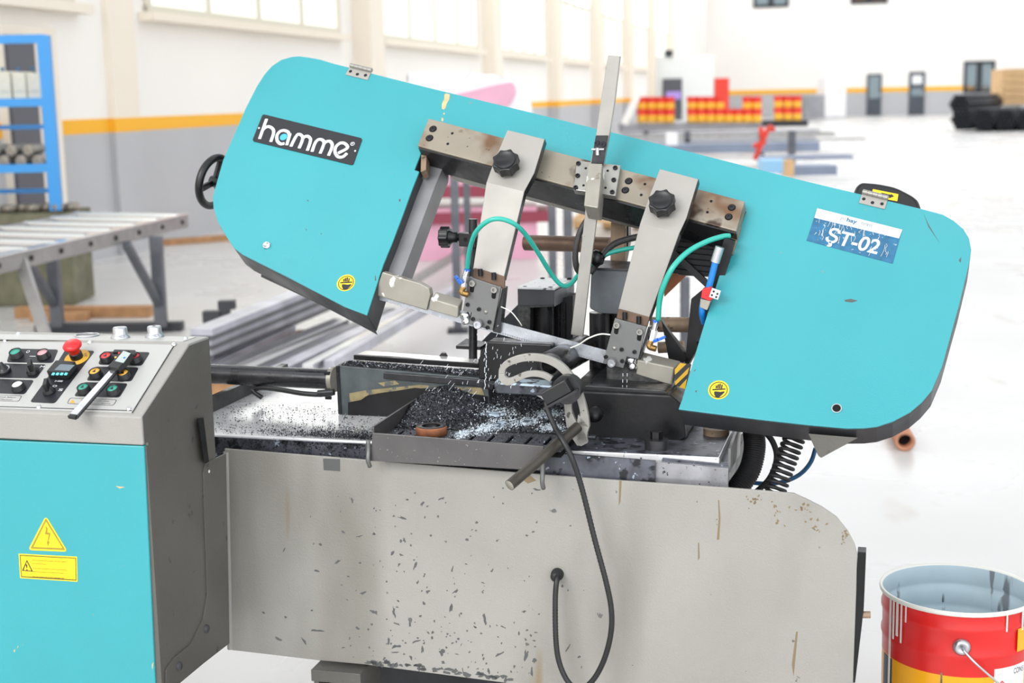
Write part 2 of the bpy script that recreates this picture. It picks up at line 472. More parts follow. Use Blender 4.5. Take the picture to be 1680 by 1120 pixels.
# windows in bays between the pillars
wn = 0
for s0, s1 in ((-6.2, -1.9), (-.55, 4.95), (6.7, 12.6), (14.2, 19.0), (20.5, 25.2), (26.7, 31.4), (33, 37.6), (39, 43.8)):
    wn += 1
    fb = MB()
    zt = 5.6
    for (a0, a1, z0, z1) in ((s0, s1, 2.2, 2.27), (s0, s1, 3.55, 3.63), (s0, s1, zt-.07, zt)): fb.box(LW, a0, a1, z0, z1, .0, .05)
    k = 4
    for i in range(k+1):
        x = s0 + (s1-s0-.08)*i/k; fb.box(LW, x, x+.08, 2.2, zt, .0, .045)
    wf = struct(fb.build('window_%d' % wn, 'window_frame'), 'cream framed frosted hall window number %d from the camera end' % wn)
    sb = MB(); sb.box(LW, s0-.12, s1+.12, 2.12, 2.2, 0, .16); sb.build('window_sill', 'pillar_cream', wf)
    for i in range(k):
        x0 = s0 + (s1-s0-.08)*i/k+.08; x1 = s0 + (s1-s0-.08)*(i+1)/k
        for z0, z1, mt in ((2.27, 3.55, 'frosted_pane'), (3.63, zt-.07, 'bright_pane')):
            pb = MB(); pb.box(LW, x0, x1, z0, z1, .0, .02); pb.build('pane', mt, wf)
# doorway and grey door behind the blue shelf
b = MB(); b.box(LW, LW.uv(10, 150, .07)[0], LW.uv(98, 150, .07)[0], 0, 1.98, 0, .07)
dd = struct(b.build('door_1', 'pillar_cream'), 'beige door frame behind the blue shelf')
b = MB(); b.box(LW, LW.uv(18, 150, .1)[0], LW.uv(62, 150, .1)[0], 0, 1.9, .07, .1); b.build('door_leaf', 'door_grey', dd)
# end wall doors and windows
for i, (x0, x1, y0, y1) in enumerate(((1422, 1446, 121.5, 190), (1491, 1517, 118, 188.5))):
    u0, u1 = bwu(x0), bwu(x1); v1 = bwv((x0+x1)/2, y0)
    b = MB(); b.box(BW, u0, u1, 0, v1, 0, .08)
    d = struct(b.build('door_%d' % (i+2), 'door_dark'), ('left' if i == 0 else 'right') + ' grey door in the far end wall')
    b = MB()
    if i == 0: b.box(BW, u0+.12, u1-.12, v1*.42, v1*.94, .08, .1); b.build('glass_panel', 'door_glass', d)
    else:
        b.box(BW, u0+.15, u1-.15, v1*.72, v1*.92, .08, .1); b.build('notice', 'white_print', d)
        b = MB(); b.box(BW, u0+.12, u1-.12, v1*.45, v1*.62, .08, .1); b.build('glass_panel', 'door_glass', d)
    b = MB(); b.box(BW, u1-.1, u1-.05, 1.0, 1.15, .08, .14); b.build('handle', 'zinc', d)
def far_window(name, x0, x1, y0, y1, label, frame='dark_leg', glass='door_glass'):
    u0, u1 = bwu(x0, y1), bwu(x1, y1); xm = (x0+x1)/2; v0, v1 = bwv(xm, y1), bwv(xm, y0)
    b = MB(); fw = .14
    for a in ((u0, u1, v0, v0+fw), (u0, u1, v1-fw, v1), (u0, u0+fw, v0, v1), (u1-fw, u1, v0, v1), ((u0+u1)/2-fw, (u0+u1)/2+fw, v0, v1)): b.box(BW, *a, 0, .08)
    f = struct(b.build(name, frame), label)
    for a0, a1 in ((u0+fw, (u0+u1)/2-fw), ((u0+u1)/2+fw, u1-fw)):
        b = MB(); b.box(BW, a0, a1, v0+fw, v1-fw, 0, .03); b.build('pane', glass, f)
far_window('window_20', 1580, 1631, 100, 152, 'dark framed double window in the far end wall')
far_window('window_21', 1236, 1294, -30, 12, 'high window at the top edge left on the end wall')
far_window('window_22', 1396, 1456, -40, 6, 'high brown window at the top edge right on the end wall', glass='brown_steel')
b = MB(); b.box(BW, 20, 45, bwv(1560, 74), bwv(1560, 70), 0, .25); b.build('ledge', 'wall_white', wb)

# unseen roof with skylight gaps and opposite wall, added to shape the light
HALL_W = 26.0
rw = MB(); rw.box(LW, -16, S_END, 0, 9, HALL_W, HALL_W+.2)
struct(rw.build('unseen_wall_right', 'wall_white'), 'unseen white opposite long wall of the hall, added for bounce')
RF = Fr(WO + ZZ*8.0, WD, WN)
s_ = -18.0; k = 0
cl = MB()
while s_ < S_END:
    cl.box(RF, s_, min(s_+(3.6 if s_ < 5 else 1.8), S_END), -.2, HALL_W, 0, -.15 if RF.n.z < 0 else .15); s_ += 6.2  # slabs get narrower deeper in, to let more sky light reach the back
struct(cl.build('unseen_ceiling', 'roof_grey'), 'unseen grey hall roof, skylight strips added for light')

# ================================================================== SAW HEAD
head = thing('band_saw', 'tilted turquoise band saw head with black nameplate, raised above the grey bed', 'bandsaw', HEAD.W(860, 400))
LEFT_IN = [(690, 254), (680, 278.6), (688, 281), (677, 308.6), (663, 347), (643, 400), (629, 433.6), (602, 517)]
LEFT_OUT = [(565, 503), (477, 457), (398, 417.5), (384, 407), (370, 386), (357, 363), (350, 341), (349, 322), (366, 262), (384, 221), (403.6, 176), (421, 142),
            (433.6, 122), (446, 108), (461, 98), (478.6, 93), (491, 92), (506, 94), (526, 97.6), (547, 104), (571, 110)]
TOP = [(607, 119.6), (660, 133), (746, 154), (874, 185), (977, 210.5), (1020, 220.5), (1160, 256), (1300, 291.7), (1399.5, 315.4), (1512.6, 342.6)]
RIGHT_OUT = [(1546.6, 351.6), (1564.7, 361.8), (1580.5, 375.4), (1589.6, 390), (1593.4, 409), (1590, 432), (1573.7, 500), (1546, 600), (1529, 640), (1512, 660),
             (1493, 676), (1465, 691), (1438.6, 699.5), (1417, 702), (1388.6, 702.4), (1326.7, 697), (1243, 687.6), (1160, 677), (1113, 671)]
RIGHT_IN = [(1119, 655), (1150, 548.6), (1182, 445.7), (1190, 415), (1200, 416), (1224, 347)]
b = MB(); b.px(HEAD, LEFT_IN+LEFT_OUT+TOP+RIGHT_OUT+RIGHT_IN+[(1214, 344), (700, 214)], -.004, 0)
cover = b.build('cover', 'teal_paint', head, bevel=.0012)
cover['label'] = 'turquoise painted sheet cover'
T_BOX = -.066
lob = [HEAD.uv(x, y) for x, y in LEFT_IN+LEFT_OUT+[(607, 119.6), (700, 144)]]
b = MB(); b.prism(HEAD, lob, T_BOX, -.0042); b.build('wheel_box', 'dark_box', head, bevel=.002)
b = MB(); b.px(HEAD, [(1216, 300), (1300, 291.7), (1399.5, 315.4), (1512.6, 342.6)]+RIGHT_OUT+RIGHT_IN, T_BOX, -.0042, at=0); b.build('wheel_box', 'dark_box', head, bevel=.002)
b = MB(); b.px(HEAD, [(607, 122), (746, 157), (1020, 223), (1300, 294), (1230, 352), (690, 220)], -.09, -.0042, at=0); b.build('upper_spine', 'dark_box', head)
# folded lower rim of the left wheel box and casting behind the opening
b = MB()
A = [HEAD.W(x, y, -.06) for x, y in ((612, 533), (556, 506), (492, 476), (430, 446))]
b.strip(A, [HEAD.W(x, y, -.075) for x, y in ((619, 548), (558, 515), (497, 485), (428, 453))], HEAD.n*-.004); b.build('box_rim', 'dark_box', head)
b = MB()
Lr = [(698, 244), (698, 276), (686, 307), (670, 348), (649, 400), (638, 442), (634, 452)]
Rr = [(727, 250), (726, 276), (714, 305), (699, 345), (679, 400), (664, 440), (657, 456)]
b.strip([HEAD.W(x, y, -.03) for x, y in Lr], [HEAD.W(x, y, -.03) for x, y in Rr], HEAD.n*-.05); b.build('frame_casting', 'casting_grey', head, bevel=.001)
b = MB(); b.px(HEAD, [(691, 246), (700, 248), (699, 278), (690, 282)], -.02, .006); b.build('casting_lug', 'rust_block', head, bevel=.001)
b = MB(); b.px(HEAD, [(1205, 372), (1216, 372), (1202, 417), (1192, 414)], -.02, .006); b.build('casting_lug', 'rust_block', head, bevel=.001)
# right casting edge inside the opening
b = MB(); b.px(HEAD, [(1160, 560), (1143, 560), (1185, 380), (1212, 372)], -.1, -.07); b.build('frame_casting', 'black_steel', head)

# guide beam
b = MB(); b.px(HEAD, [(703, 194), (1222, 330), (1208, 379), (685, 239)], -.045, .03); beam = b.build('guide_beam', 'beam_steel', head, bevel=.0015)
b = MB(); b.px(HEAD, [(726, 262), (1060, 349), (1210, 388), (1206, 397), (1051, 361), (735, 279)], -.085, -.045, at=-.045); b.build('beam_lip', 'bare_steel', head, bevel=.004)
b = MB(); b.px(HEAD, [(686, 240), (1208, 379.6), (1208, 382), (686, 242.4)], -.045, .026, at=.03); b.build('beam_underside', 'oily_steel', head)
def screw(fr, px, py, w, rp, parent, head_mat='bolt', name='cap_screw', raised=.003):
    """socket head screw: rp radius in photo px"""
    c = fr.W(px, py, w); r = rp*(c-CAM).length/FPX
    b = MB(); b.lathe(c, fr.n, [(0, -.0005), (r, -.0005), (r, raised*.8), (r*.9, raised), (r*.5, raised), (r*.5, raised*.3), (0, raised*.3)], 14, False)
    return b.build(name, head_mat, parent)
def hole(fr, px, py, w, rp, parent, name='drilled_hole'):
    c = fr.W(px, py, w); r = rp*(c-CAM).length/FPX
    b = MB(); b.lathe(c, fr.n, [(0, .0003), (r, .0003), (r, -.001)], 14, False)
    return b.build(name, 'hole', parent)
for x, y in ((710.4, 211.5), (704.7, 226.5), (1031.5, 297), (1026, 312), (1200.5, 340.5), (1195.5, 355.8)):
    hole(HEAD, x, y, .03, 6.6, beam, 'counterbore'); screw(HEAD, x, y, .0305, 4.6, beam, raised=.0016)
for x, y in ((742, 218.7), (734.7, 235.9), (1058, 302), (1052, 319.7), (1166.7, 330), (1160.6, 348)): hole(HEAD, x, y, .03, 2.4, beam)

# guide arms: canted upper part on the beam, then bent down to the blade
T_B = .215
def arm(upper, crease, lower, bottom):
    rows = [(HEAD.W(*upper[0], .066), HEAD.W(*upper[1], .066))]
    rows += [(HEAD.W(*a, .066), HEAD.W(*c, .066)) for a, c in crease]
    tl, tr = [(p-ORG).dot(DZ) for p in rows[-1]]
    (cl, cr) = crease[-1]
    bl_ = V(*bottom[0], T_B+.010)
    nn = (rows[-1][1]-rows[-1][0]).cross(bl_-rows[-1][0]).normalized()
    br_ = hit(*bottom[1], bl_, nn)
    rows.append((bl_, br_))
    b = MB(); b.strip([r[0] for r in rows], [r[1] for r in rows], DZ*.012 - ZZ*.010)
    A = b.build('guide_arm', 'arm_steel', head, bevel=.001)
    b = MB(); b.strip([r[1]+EX*.0004 for r in rows], [r[1]+EX*.0004+DZ*.012-ZZ*.010 for r in rows], EX*.0004); b.build('arm_edge', 'oily_steel', A)
    return A
arm1 = arm(((832.5, 213), (893.6, 228)), (((810, 266), (876.4, 283.6)), ((798, 299), (860, 314))), (), ((776, 441), (827, 453)))
arm2 = arm(((1082.5, 277), (1145.7, 293.6)), (((1066, 320), (1126, 358)), ((1050, 367), (1114.6, 382))), (), ((1014, 508), (1065, 520)))
for A, (p, q) in ((arm1, ((832.5, 213), (893.6, 228))), (arm2, ((1082.5, 277), (1145.7, 293.6)))):
    pass
def star_knob(fr, px, py, w, parent, rp=23.5):
    c = fr.W(px, py, w); R = rp*(c-CAM).length/FPX
    f = Fr(c, fr.a, fr.b)
    pts = []
    for k in range(64):
        a = 6.28318531*k/64; ph = (a*8/6.28318531 + .35) % 1.0
        r = R*(1.0 - .17*math.sin(math.pi*ph)**.8)
        pts.append((r*math.cos(a), r*math.sin(a)))
    b = MB(); b.prism(f, pts, .008, .030); k = b.build('star_knob', 'black_plastic', parent, bevel=.0018)
    b = MB(); b.cyl(c, c+fr.n*.010, R*.5); b.build('knob_stem', 'black_plastic', k)
    b = MB(); b.lathe(c+fr.n*.030, fr.n, [(R*.72, 0), (R*.72, .0022), (R*.66, .0022), (R*.6, .0008), (0, .0012)], 32); b.build('knob_cap', 'black_plastic', k)
    return k
star_knob(HEAD, 834, 277, .066, head)
star_knob(HEAD, 1088.5, 343, .066, head)

# guide plates with their screws, rollers
PF = VF(T_B-.004)
def guide_plate(A, outline, brown, slots, small, rivet, big, roller, darkblock):
    b = MB(); b.px(PF, brown, -.012, -.004); b.build('adjust_block', 'brown_steel', A, bevel=.001)
    b = MB(); b.px(PF, outline, -.004, .004); gp = b.build('guide_plate', 'plate_steel', head, bevel=.0008)
    b = MB(); b.px(PF, darkblock, -.03, -.005, at=.004); b.build('carbide_holder', 'oily_steel', A, bevel=.001)
    for (x, y) in slots:
        b = MB(); b.px(PF, [(x-3.6, y-2), (x+3.6, y), (x+1.5, y+16), (x-5.5, y+14)], .0035, .0043, r=.004); b.build('slot', 'hole', gp)
        screw(PF, x, y, .004, 5.6, gp, raised=.006, head_mat='bare_steel')
    for (x, y) in small: screw(PF, x, y, .004, 3.4, gp, raised=.004)
    c = PF.W(*rivet, .004); b = MB(); b.lathe(c, PF.n, [(.0042, 0), (.0035, .0018), (0, .0026)], 14); b.build('rivet', 'bare_steel', gp)
    c = PF.W(*big, .004); b = MB(); b.cyl(c, c+PF.n*.010, .0082); b.build('washer', 'bolt', gp)
    screw(PF, *big, .013, 7.0, gp, raised=.008, head_mat='zinc')
    c = PF.W(*roller, -.006); f = 1
    b = MB(); b.lathe(c-ZZ*.012+EX*.003, ZZ-EX*.2, [(0, 0), (.009, 0), (.010, .002), (.010, .008), (.0085, .010), (.0105, .013), (.0105, .02), (.009, .023), (0, .023)], 18); b.build('guide_roller', 'chrome', A)
    return gp
g1 = guide_plate(arm1, [(770, 454), (822, 471), (808, 542), (769, 531), (774, 513), (759, 510)], [(777, 440), (828, 453), (827, 474), (775, 458)],
            [(775.5, 464.5), (811.4, 475)], [(767.3, 499.4), (786, 507), (776, 523), (800, 537), (803, 528)], (797, 511.7), (784.7, 532), (764, 521), [(822, 472), (826, 473), (818, 548), (806, 545)])
g2 = guide_plate(arm2, [(1008.6, 521.8), (1061, 536), (1047, 589), (1028, 585), (1022.5, 604), (989, 596)], [(1014, 507), (1066, 520), (1061, 538), (1011, 524)],
            [(1012.4, 533), (1050, 544)], [(1020, 573), (1041, 577), (994, 585), (1021, 592)], (1008, 571), (1004, 595), (1036, 595), [(1062, 537), (1066, 538), (1050, 590), (1046, 589)])
for gp, pts in ((arm1, ((788, 446), (810, 452))), (arm2, ((1025, 517), (1048, 524)))):
    for x, y in pts:
        c = PF.W(x, y, .0); b = MB(); b.cyl(c-ZZ*.008, c+ZZ*.006, .0045, seg=8); b.build('adjust_screw', 'bolt', gp)

# blade and its guards
BF = VF(T_B+.012)
b = MB(); b.px(BF, [(606, 465), (812.6, 525.8), (993, 574), (1130, 611), (1126, 633), (990.7, 596), (808.5, 545), (602, 486)], -.0006, .0006); bl = b.build('saw_blade', 'blade', head)
b = MB()
p0, p1 = BF.uv(812, 543), BF.uv(992, 594)
b2 = MB()
nT = 46
for i in range(nT):
    a0 = i/nT; a1 = (i+.8)/nT; u0 = p0[0]+(p1[0]-p0[0])*a0; v0 = p0[1]+(p1[1]-p0[1])*a0; u1 = p0[0]+(p1[0]-p0[0])*a1; v1 = p0[1]+(p1[1]-p0[1])*a1
    b2.prism(BF, [(u0, v0+.001), (u1, v1+.001), (u1-.001, v1-.003)], -.0006, .0006)
b2.build('blade_teeth', 'blade', bl, kind='stuff')
GF = VF(T_B+.004)
b = MB(); b.px(GF, [(627, 446), (690, 465), (704, 473), (706, 484), (700, 509), (614, 484)], -.02, .0); b.build('blade_guard', 'guard_steel', head, bevel=.002)
b = MB(); b.hexa([V(706, 489, T_B), V(752, 503, T_B), V(751, 522, T_B), V(703, 508, T_B), V(716, 478, T_B+.02), V(760, 491, T_B+.02), V(757, 512, T_B+.02), V(712, 498, T_B+.02)]); b.build('blade_guard', 'guard_steel', head, bevel=.002)
b = MB(); b.hexa([V(1045, 590, T_B), V(1106, 603, T_B), V(1101, 632, T_B), V(1043, 614, T_B), V(1056, 577, T_B+.025), V(1117, 592, T_B+.025), V(1112, 622, T_B+.025), V(1054, 602, T_B+.025)]); b.build('blade_guard', 'guard_steel', head, bevel=.002)
HZ = VF(T_B-.002)
b = MB(); b.px(HZ, [(1107, 604), (1116, 594.6), (1134, 598), (1124, 638), (1108, 631)], -.004, 0); hz = b.build('hazard_plate', 'hazard_black', head)
for q in ([(1107, 606), (1116, 595), (1126, 597), (1107, 615)], [(1107, 626), (1131, 602), (1128, 613), (1108, 632)], [(1114, 635), (1127, 621), (1124, 638)]):
    b = MB(); b.px(HZ, q, .0, .0005); b.build('hazard_stripe', 'hazard_yellow', hz)

# vertical gauge bar with sliding block on the beam
b = MB(); b.px(HEAD, [(946, 263), (1018, 271), (1010, 321), (941, 311)], .03, .045); sp = b.build('slide_plate', 'bare_steel', head, bevel=.001)
for x, y in ((949, 268.5), (947.7, 288.5), (944.5, 308), (1009.5, 275.7), (1007, 295.5), (1004.5, 315.5)): screw(HEAD, x, y, .045, 4, sp, raised=.003)
for x, y in ((961, 276), (957.4, 304), (997, 280), (993.4, 308)): hole(HEAD, x, y, .045, 2.2, sp)
b = MB(); b.px(HEAD, [(964.6, 267.5), (988, 268.5), (981, 341), (958, 337)], .03, .075); b.build('slide_clamp', 'guard_steel', head, bevel=.0015)
tb = (HEAD.W(976, 268, .05)-ORG).dot(DZ)
GB = VF(tb)
b = MB(); b.px(GB, [(997.4, 90.4), (1017, 92.3), (1008, 168), (999.4, 222), (990, 270), (968, 270), (977.8, 220), (987, 156)], -.012, 0); gb = b.build('gauge_bar', 'bare_steel', head, bevel=.0008)
b = MB(); b.px(GB, [(978, 222), (998, 222), (996, 238), (990, 270), (970, 270)], 0, .004, at=.0); b.build('bar_splice', 'oily_steel', gb, bevel=.001)
for x, y in ((979.6, 234.5), (990, 236.3)): screw(GB, x, y, .004, 4.2, gb, raised=.004)
b = MB(); c = GB.W(981, 245, .006); b.cyl(c-EX*.012, c+EX*.012, .0025); c2 = GB.W(980, 251, .008); b.cyl(c2+ZZ*.01, c2-ZZ*.004, .004, seg=8); b.build('adjust_screw', 'zinc', gb)
tb2 = (HEAD.W(970, 338, .04)-ORG).dot(DZ)
G2 = VF(tb2)
b = MB(); b.px(G2, [(963, 320), (984, 320), (971, 420), (956, 552), (936.5, 548.6), (951.7, 420)], -.008, 0); b.build('lower_gauge_bar', 'bare_steel', head, bevel=.0008)

# nameplate
NPc = [(431, 187), (594.7, 226.8), (579, 271), (413.6, 231)]
b = MB(); b.px(HEAD, NPc, 0, .0016, r=.006); npl = b.build('nameplate', 'print_black', head)
npl['label'] = 'black nameplate reading hamme'
q = [Vec(HEAD.uv(x, y, .0016)) for x, y in NPc]
nf_a = (q[1]-q[0]); nf_w = nf_a.length; nf_a.normalize(); nf_b = q[0]-q[3]; nf_h = nf_b.length; nf_b.normalize()
NP = Fr(HEAD.w(q[3].x, q[3].y, .0016), HEAD.a*nf_a.x+HEAD.b*nf_a.y, HEAD.a*(-nf_a.y)+HEAD.b*nf_a.x)
skew = nf_b.x*nf_a.x + nf_b.y*nf_a.y
def npc(px, py):
    u, v = NP.uv(px, py); return (u, v)
lw = .0105*.62
b = MB()
def zz(x, y): return npc(320+x/4.6667, 80+y/4.6667)
def stroke(pts, wd=lw, n=6, mb=None): ribbon(b if mb is None else mb, NP, [zz(*p) for p in pts], wd, 0, .0006, n)
def letter(name, strokes):
    mb = MB()
    for pts, n in strokes: ribbon(mb, NP, [zz(*p) for p in pts], lw, 0, .0006, n)
    mb.build(name, 'white_print', npl, fix=True)
letter('letter', [([(548, 538), (494, 690)], 0), ([(512, 636), (530, 610), (562, 596), (594, 612), (602, 645), (580, 712)], 6)])
letter('letter', [([(722, 664), (714, 640), (684, 626), (650, 634), (628, 664), (630, 704), (654, 728), (684, 726)], 6), ([(728, 650), (702, 738)], 0)])
letter('letter', [([(734, 748), (766, 684), (790, 655), (820, 668), (822, 700), (797, 762)], 6), ([(818, 706), (834, 678), (862, 670), (884, 690), (880, 722), (860, 780)], 6)])
letter('letter', [([(896, 788), (920, 722), (950, 694), (984, 706), (984, 738), (958, 802)], 6), ([(980, 744), (998, 716), (1030, 708), (1050, 730), (1046, 762), (1022, 818)], 6)])
letter('letter', [([(1096, 800), (1166, 760), (1150, 728), (1114, 722), (1080, 750), (1072, 790), (1094, 826), (1130, 828), (1164, 800)], 6)])
def disc(fr, px, py, w, rp, material, parent, name, th=.0005, n=28):
    u, v = fr.uv(px, py, w); r = rp*(fr.W(px, py, w)-CAM).length/FPX
    b = MB(); b.prism(fr, circ(u, v, r, n), w, w+th); return b.build(name, material, parent)
def ringdisc(fr, px, py, w, r0, r1, material, parent, name, th=.0005):
    u, v = fr.uv(px, py, w); k = (fr.W(px, py, w)-CAM).length/FPX
    b = MB(); n = 32
    A = [fr.w(u+r0*k*math.cos(6.2832*i/n), v+r0*k*math.sin(6.2832*i/n), w+th) for i in range(n+1)]
    B = [fr.w(u+r1*k*math.cos(6.2832*i/n), v+r1*k*math.sin(6.2832*i/n), w+th) for i in range(n+1)]
    b.strip(A, B, fr.n*-th); return b.build(name, material, parent)
disc(NP, 320+678/4.667, 80+676/4.667, .0, 6.2, 'blue_print', npl, 'blue_dot', .0005)
ringdisc(NP, 320+1206/4.667, 80+728/4.667, .0, 2.8, 3.5, 'white_print', npl, 'registered_mark')
text('registered_letter', 'R', NP, zz(1206, 728), .0035, .004, 0, 'white_print', npl)
disc(NP, 320+490/4.667, 80+607/4.667, 0, 1.5, 'white_print', npl, 'rivet'); disc(NP, 320+1226/4.667, 80+782/4.667, 0, 1.5, 'white_print', npl, 'rivet')

# machine number sticker
b = MB(); b.px(HEAD, [(1340.7, 341.4), (1480.5, 376.5), (1464.7, 432.4), (1323, 394.6)], 0, .0006); st = b.build('number_sticker', 'sticker_blue', head)
st['label'] = 'wrinkled blue and white sticker'
b = MB(); b.px(HEAD, [(1340.7, 341.4), (1480.5, 376.5), (1475, 391), (1336, 357)], .0006, .0010); b.build('white_band', 'sticker_white', st)
a0, a1 = HEAD.uv(1336, 357, .001), HEAD.uv(1475, 391, .001); srot = math.atan2(a1[1]-a0[1], a1[0]-a0[0])
text('sticker_lettering', 'ŞT-02', HEAD, HEAD.uv(1398.5, 397.5, .001), .098, .042, srot, 'sticker_white', st, w=.0011, bold=.02, shear=.05)
text('sticker_small_lettering', 'hay', HEAD, HEAD.uv(1397.5, 363, .001), .019, .011, srot, 'sticker_blue', st, w=.0013, bold=.02)
for x, y, l in ((1418, 367.5, .012), (1427, 370, .008), (1383, 359.5, .008)):
    text('sticker_small_lettering', 'mm' if l > .01 else 'm', HEAD, HEAD.uv(x, y, .001), l, .006, srot, 'grey_print', st, w=.0013)
random.seed(3)
b = MB()
for i in range(34):
    x = random.uniform(1344, 1462); y0 = 345+(x-1335)*.25+random.uniform(0, 40)
    L = random.uniform(6, 20); pts = [HEAD.W(x+random.uniform(-2, 2)-k*L*.25*.3, y0+k*L/3, .0012) for k in range(4)]
    if y0+L > 392+(x-1325)*.27: continue
    b.tube(pts, .0005, 5, 3)
b.build('wrinkles', 'sticker_white', st, kind='stuff')

# round hand-hazard stickers
def hand_sticker(x, y, r):
    d = disc(HEAD, x, y, 0, r, 'yellow_sticker', head, 'warning_sticker', .0006)
    ringdisc(HEAD, x, y, .0006, r*.78, r*.86, 'print_black', d, 'border_ring', .0003)
    k = r/16.5
    def P(pts, nm):
        b = MB(); b.px(HEAD, [(x+a*k, y+c*k) for a, c in pts], .0006, .001); b.build(nm, 'print_black', d)
    P([(-7.5, 3), (-5, 2), (3, 3), (8, 2), (10, 3), (5, 8), (0, 12), (-5, 11), (-7, 7)], 'hand_symbol')
    P([(-10, -1.5), (11, -2.6), (11, -.6), (-10, .6)], 'blade_symbol')
    for a in (-5.2, -2.3, .6, 3.5): P([(a, -2.5), (a+2.2, -2.5), (a+3.2, -10.5+abs(a)*.6), (a+1.0, -10.5+abs(a)*.6)], 'finger_symbol')
hand_sticker(567.6, 464, 15.5); hand_sticker(1179, 639.5, 17)
# lock, hole, hinges
c = HEAD.W(438, 403.6); b = MB(); b.lathe(c, HEAD.n, [(.0085, 0), (.0085, .004), (.0065, .006), (.0055, .006), (.0055, .003), (0, .003)], 20); lk = b.build('cover_lock', 'chrome', head)
b = MB(); b.px(HEAD, [(437, 401), (440, 404), (437, 407)], .003, .005); b.build('lock_key_pin', 'white_print', lk)
d = disc(HEAD, 1372.6, 670, 0, 6.8, 'hole', head, 'round_hole', .0004); ringdisc(HEAD, 1372.6, 670, 0, 6.7, 8.2, 'zinc', d, 'rim', .002)
def hinge(c, screws, lab):
    # c: barrel left, barrel right, leaf low right, leaf low left
    b = MB(); b.px(HEAD, [c[0], c[1], c[2], c[3]], 0, .0022); h = b.build('hinge', 'arm_steel', head, bevel=.0005)
    p, q = HEAD.W(*c[0], .005), HEAD.W(*c[1], .005)
    for i in range(5):
        b = MB(); b.cyl(p.lerp(q, i/5+.004), p.lerp(q, (i+1)/5-.004), .0048, seg=12); b.build('hinge_knuckle', 'bare_steel', h)
    for x, y in screws: disc(HEAD, x, y, .0022, 2.8, 'bolt', h, 'countersunk_screw', .0004, 14)
hinge(((575, 107), (610, 115.5), (603, 131), (566.5, 122)), ((575, 117), (586.4, 121.8), (599.6, 123.5)), 1)
hinge(((1415.4, 314), (1457, 324.5), (1451.6, 342.6), (1409, 332.4)), ((1417.2, 326.3), (1431.4, 332.4), (1447, 334.4)), 2)
# wear: chipped strip and scratches
for q in ([(732, 153), (738, 155), (737, 163), (733, 169), (731, 177), (728, 180), (725, 178), (725, 170), (729, 162), (729, 155)], [(728.5, 184), (730, 187), (728.5, 188), (727, 187)], [(724.5, 192.5), (727.5, 194), (727, 199), (724, 198)]):
    b = MB(); b.px(HEAD, q, 0, .0003); b.build('paint_chip', 'wear_tan', head)
for q in ([(1385, 492), (1396, 490), (1407, 493), (1398, 496), (1387, 494.5)], [(1516, 352), (1524, 369), (1541, 398), (1523, 371)], [(654, 327), (657, 326), (657, 330), (655, 331)], [(503, 328), (506, 328), (506, 331)],
          [(501, 374), (503, 376), (502.5, 379)], [(525.5, 382), (528, 383), (527, 385)], [(1138, 608), (1142, 605), (1140, 609)], [(1140, 641), (1144, 640), (1142, 644)], [(615, 452), (616, 452), (617, 460), (615, 460)], [(1573, 427), (1577, 421), (1576, 431)]):
    b = MB(); b.px(HEAD, q, 0, .0003); b.build('scratch', 'wear_grey', head)
# motor cap behind the right end
b = MB(); b.px(HEAD, [(1399, 316), (1404, 304), (1413, 297), (1440, 299), (1470, 305), (1497, 319), (1507, 327), (1513, 345), (1500, 400), (1400, 400)], -.11, -.03, at=-.03, r=.012); mc = b.build('motor_cap', 'black_plastic', head, bevel=.008, seg=3)
b = MB(); b.px(HEAD, [(1432, 310), (1474, 318.4), (1472, 330), (1430, 322)], -.03, -.0292); ar = b.build('arrow_sticker', 'yellow_sticker', mc)
b = MB(); b.px(HEAD, [(1446, 316), (1462, 319.5), (1461, 317), (1467, 322), (1458, 325), (1459, 322.5), (1445, 320)], -.0292, -.0288); b.build('arrow_symbol', 'print_black', ar)
# tension handwheel at the left end
hc = HEAD.W(352, 298, -.05)
hx = (HEAD.W(607, 119.6)-HEAD.W(1399, 315)).normalized()        # along the head to the left
f = Fr(hc, HEAD.n, HEAD.n.cross(hx))
if f.n.dot(hx) < 0: f = Fr(hc, f.b, f.a)
b = MB(); R = .053
b.tube([f.w(R*math.cos(6.28318531*k/40), R*math.sin(6.28318531*k/40)) for k in range(40)], .0085, 12, 0, closed=True); hwl = b.build('handwheel', 'black_plastic', head)
b = MB(); b.cyl(hc-f.n*.06, hc+f.n*.008, .012); b.build('hub', 'black_plastic', hwl)
for k in range(3):
    a = .6+6.28318531*k/3; b = MB(); b.bar(hc, f.w(R*math.cos(a), R*math.sin(a)), .014, .008, f.n); b.build('spoke', 'black_plastic', hwl, bevel=.002)
# lower triangular bracket at the right end
c0 = V(1328, 712, .12)
b = MB(); b.hexa([V(1328, 713, .13), V(1400, 713, .13), V(1343, 748, .13), V(1340, 742, .13), V(1326, 711, .05), V(1408, 718, .05), V(1347, 751, .05), V(1341, 744, .05)]); b.build('spring_bracket', 'dark_grey', head, bevel=.001)

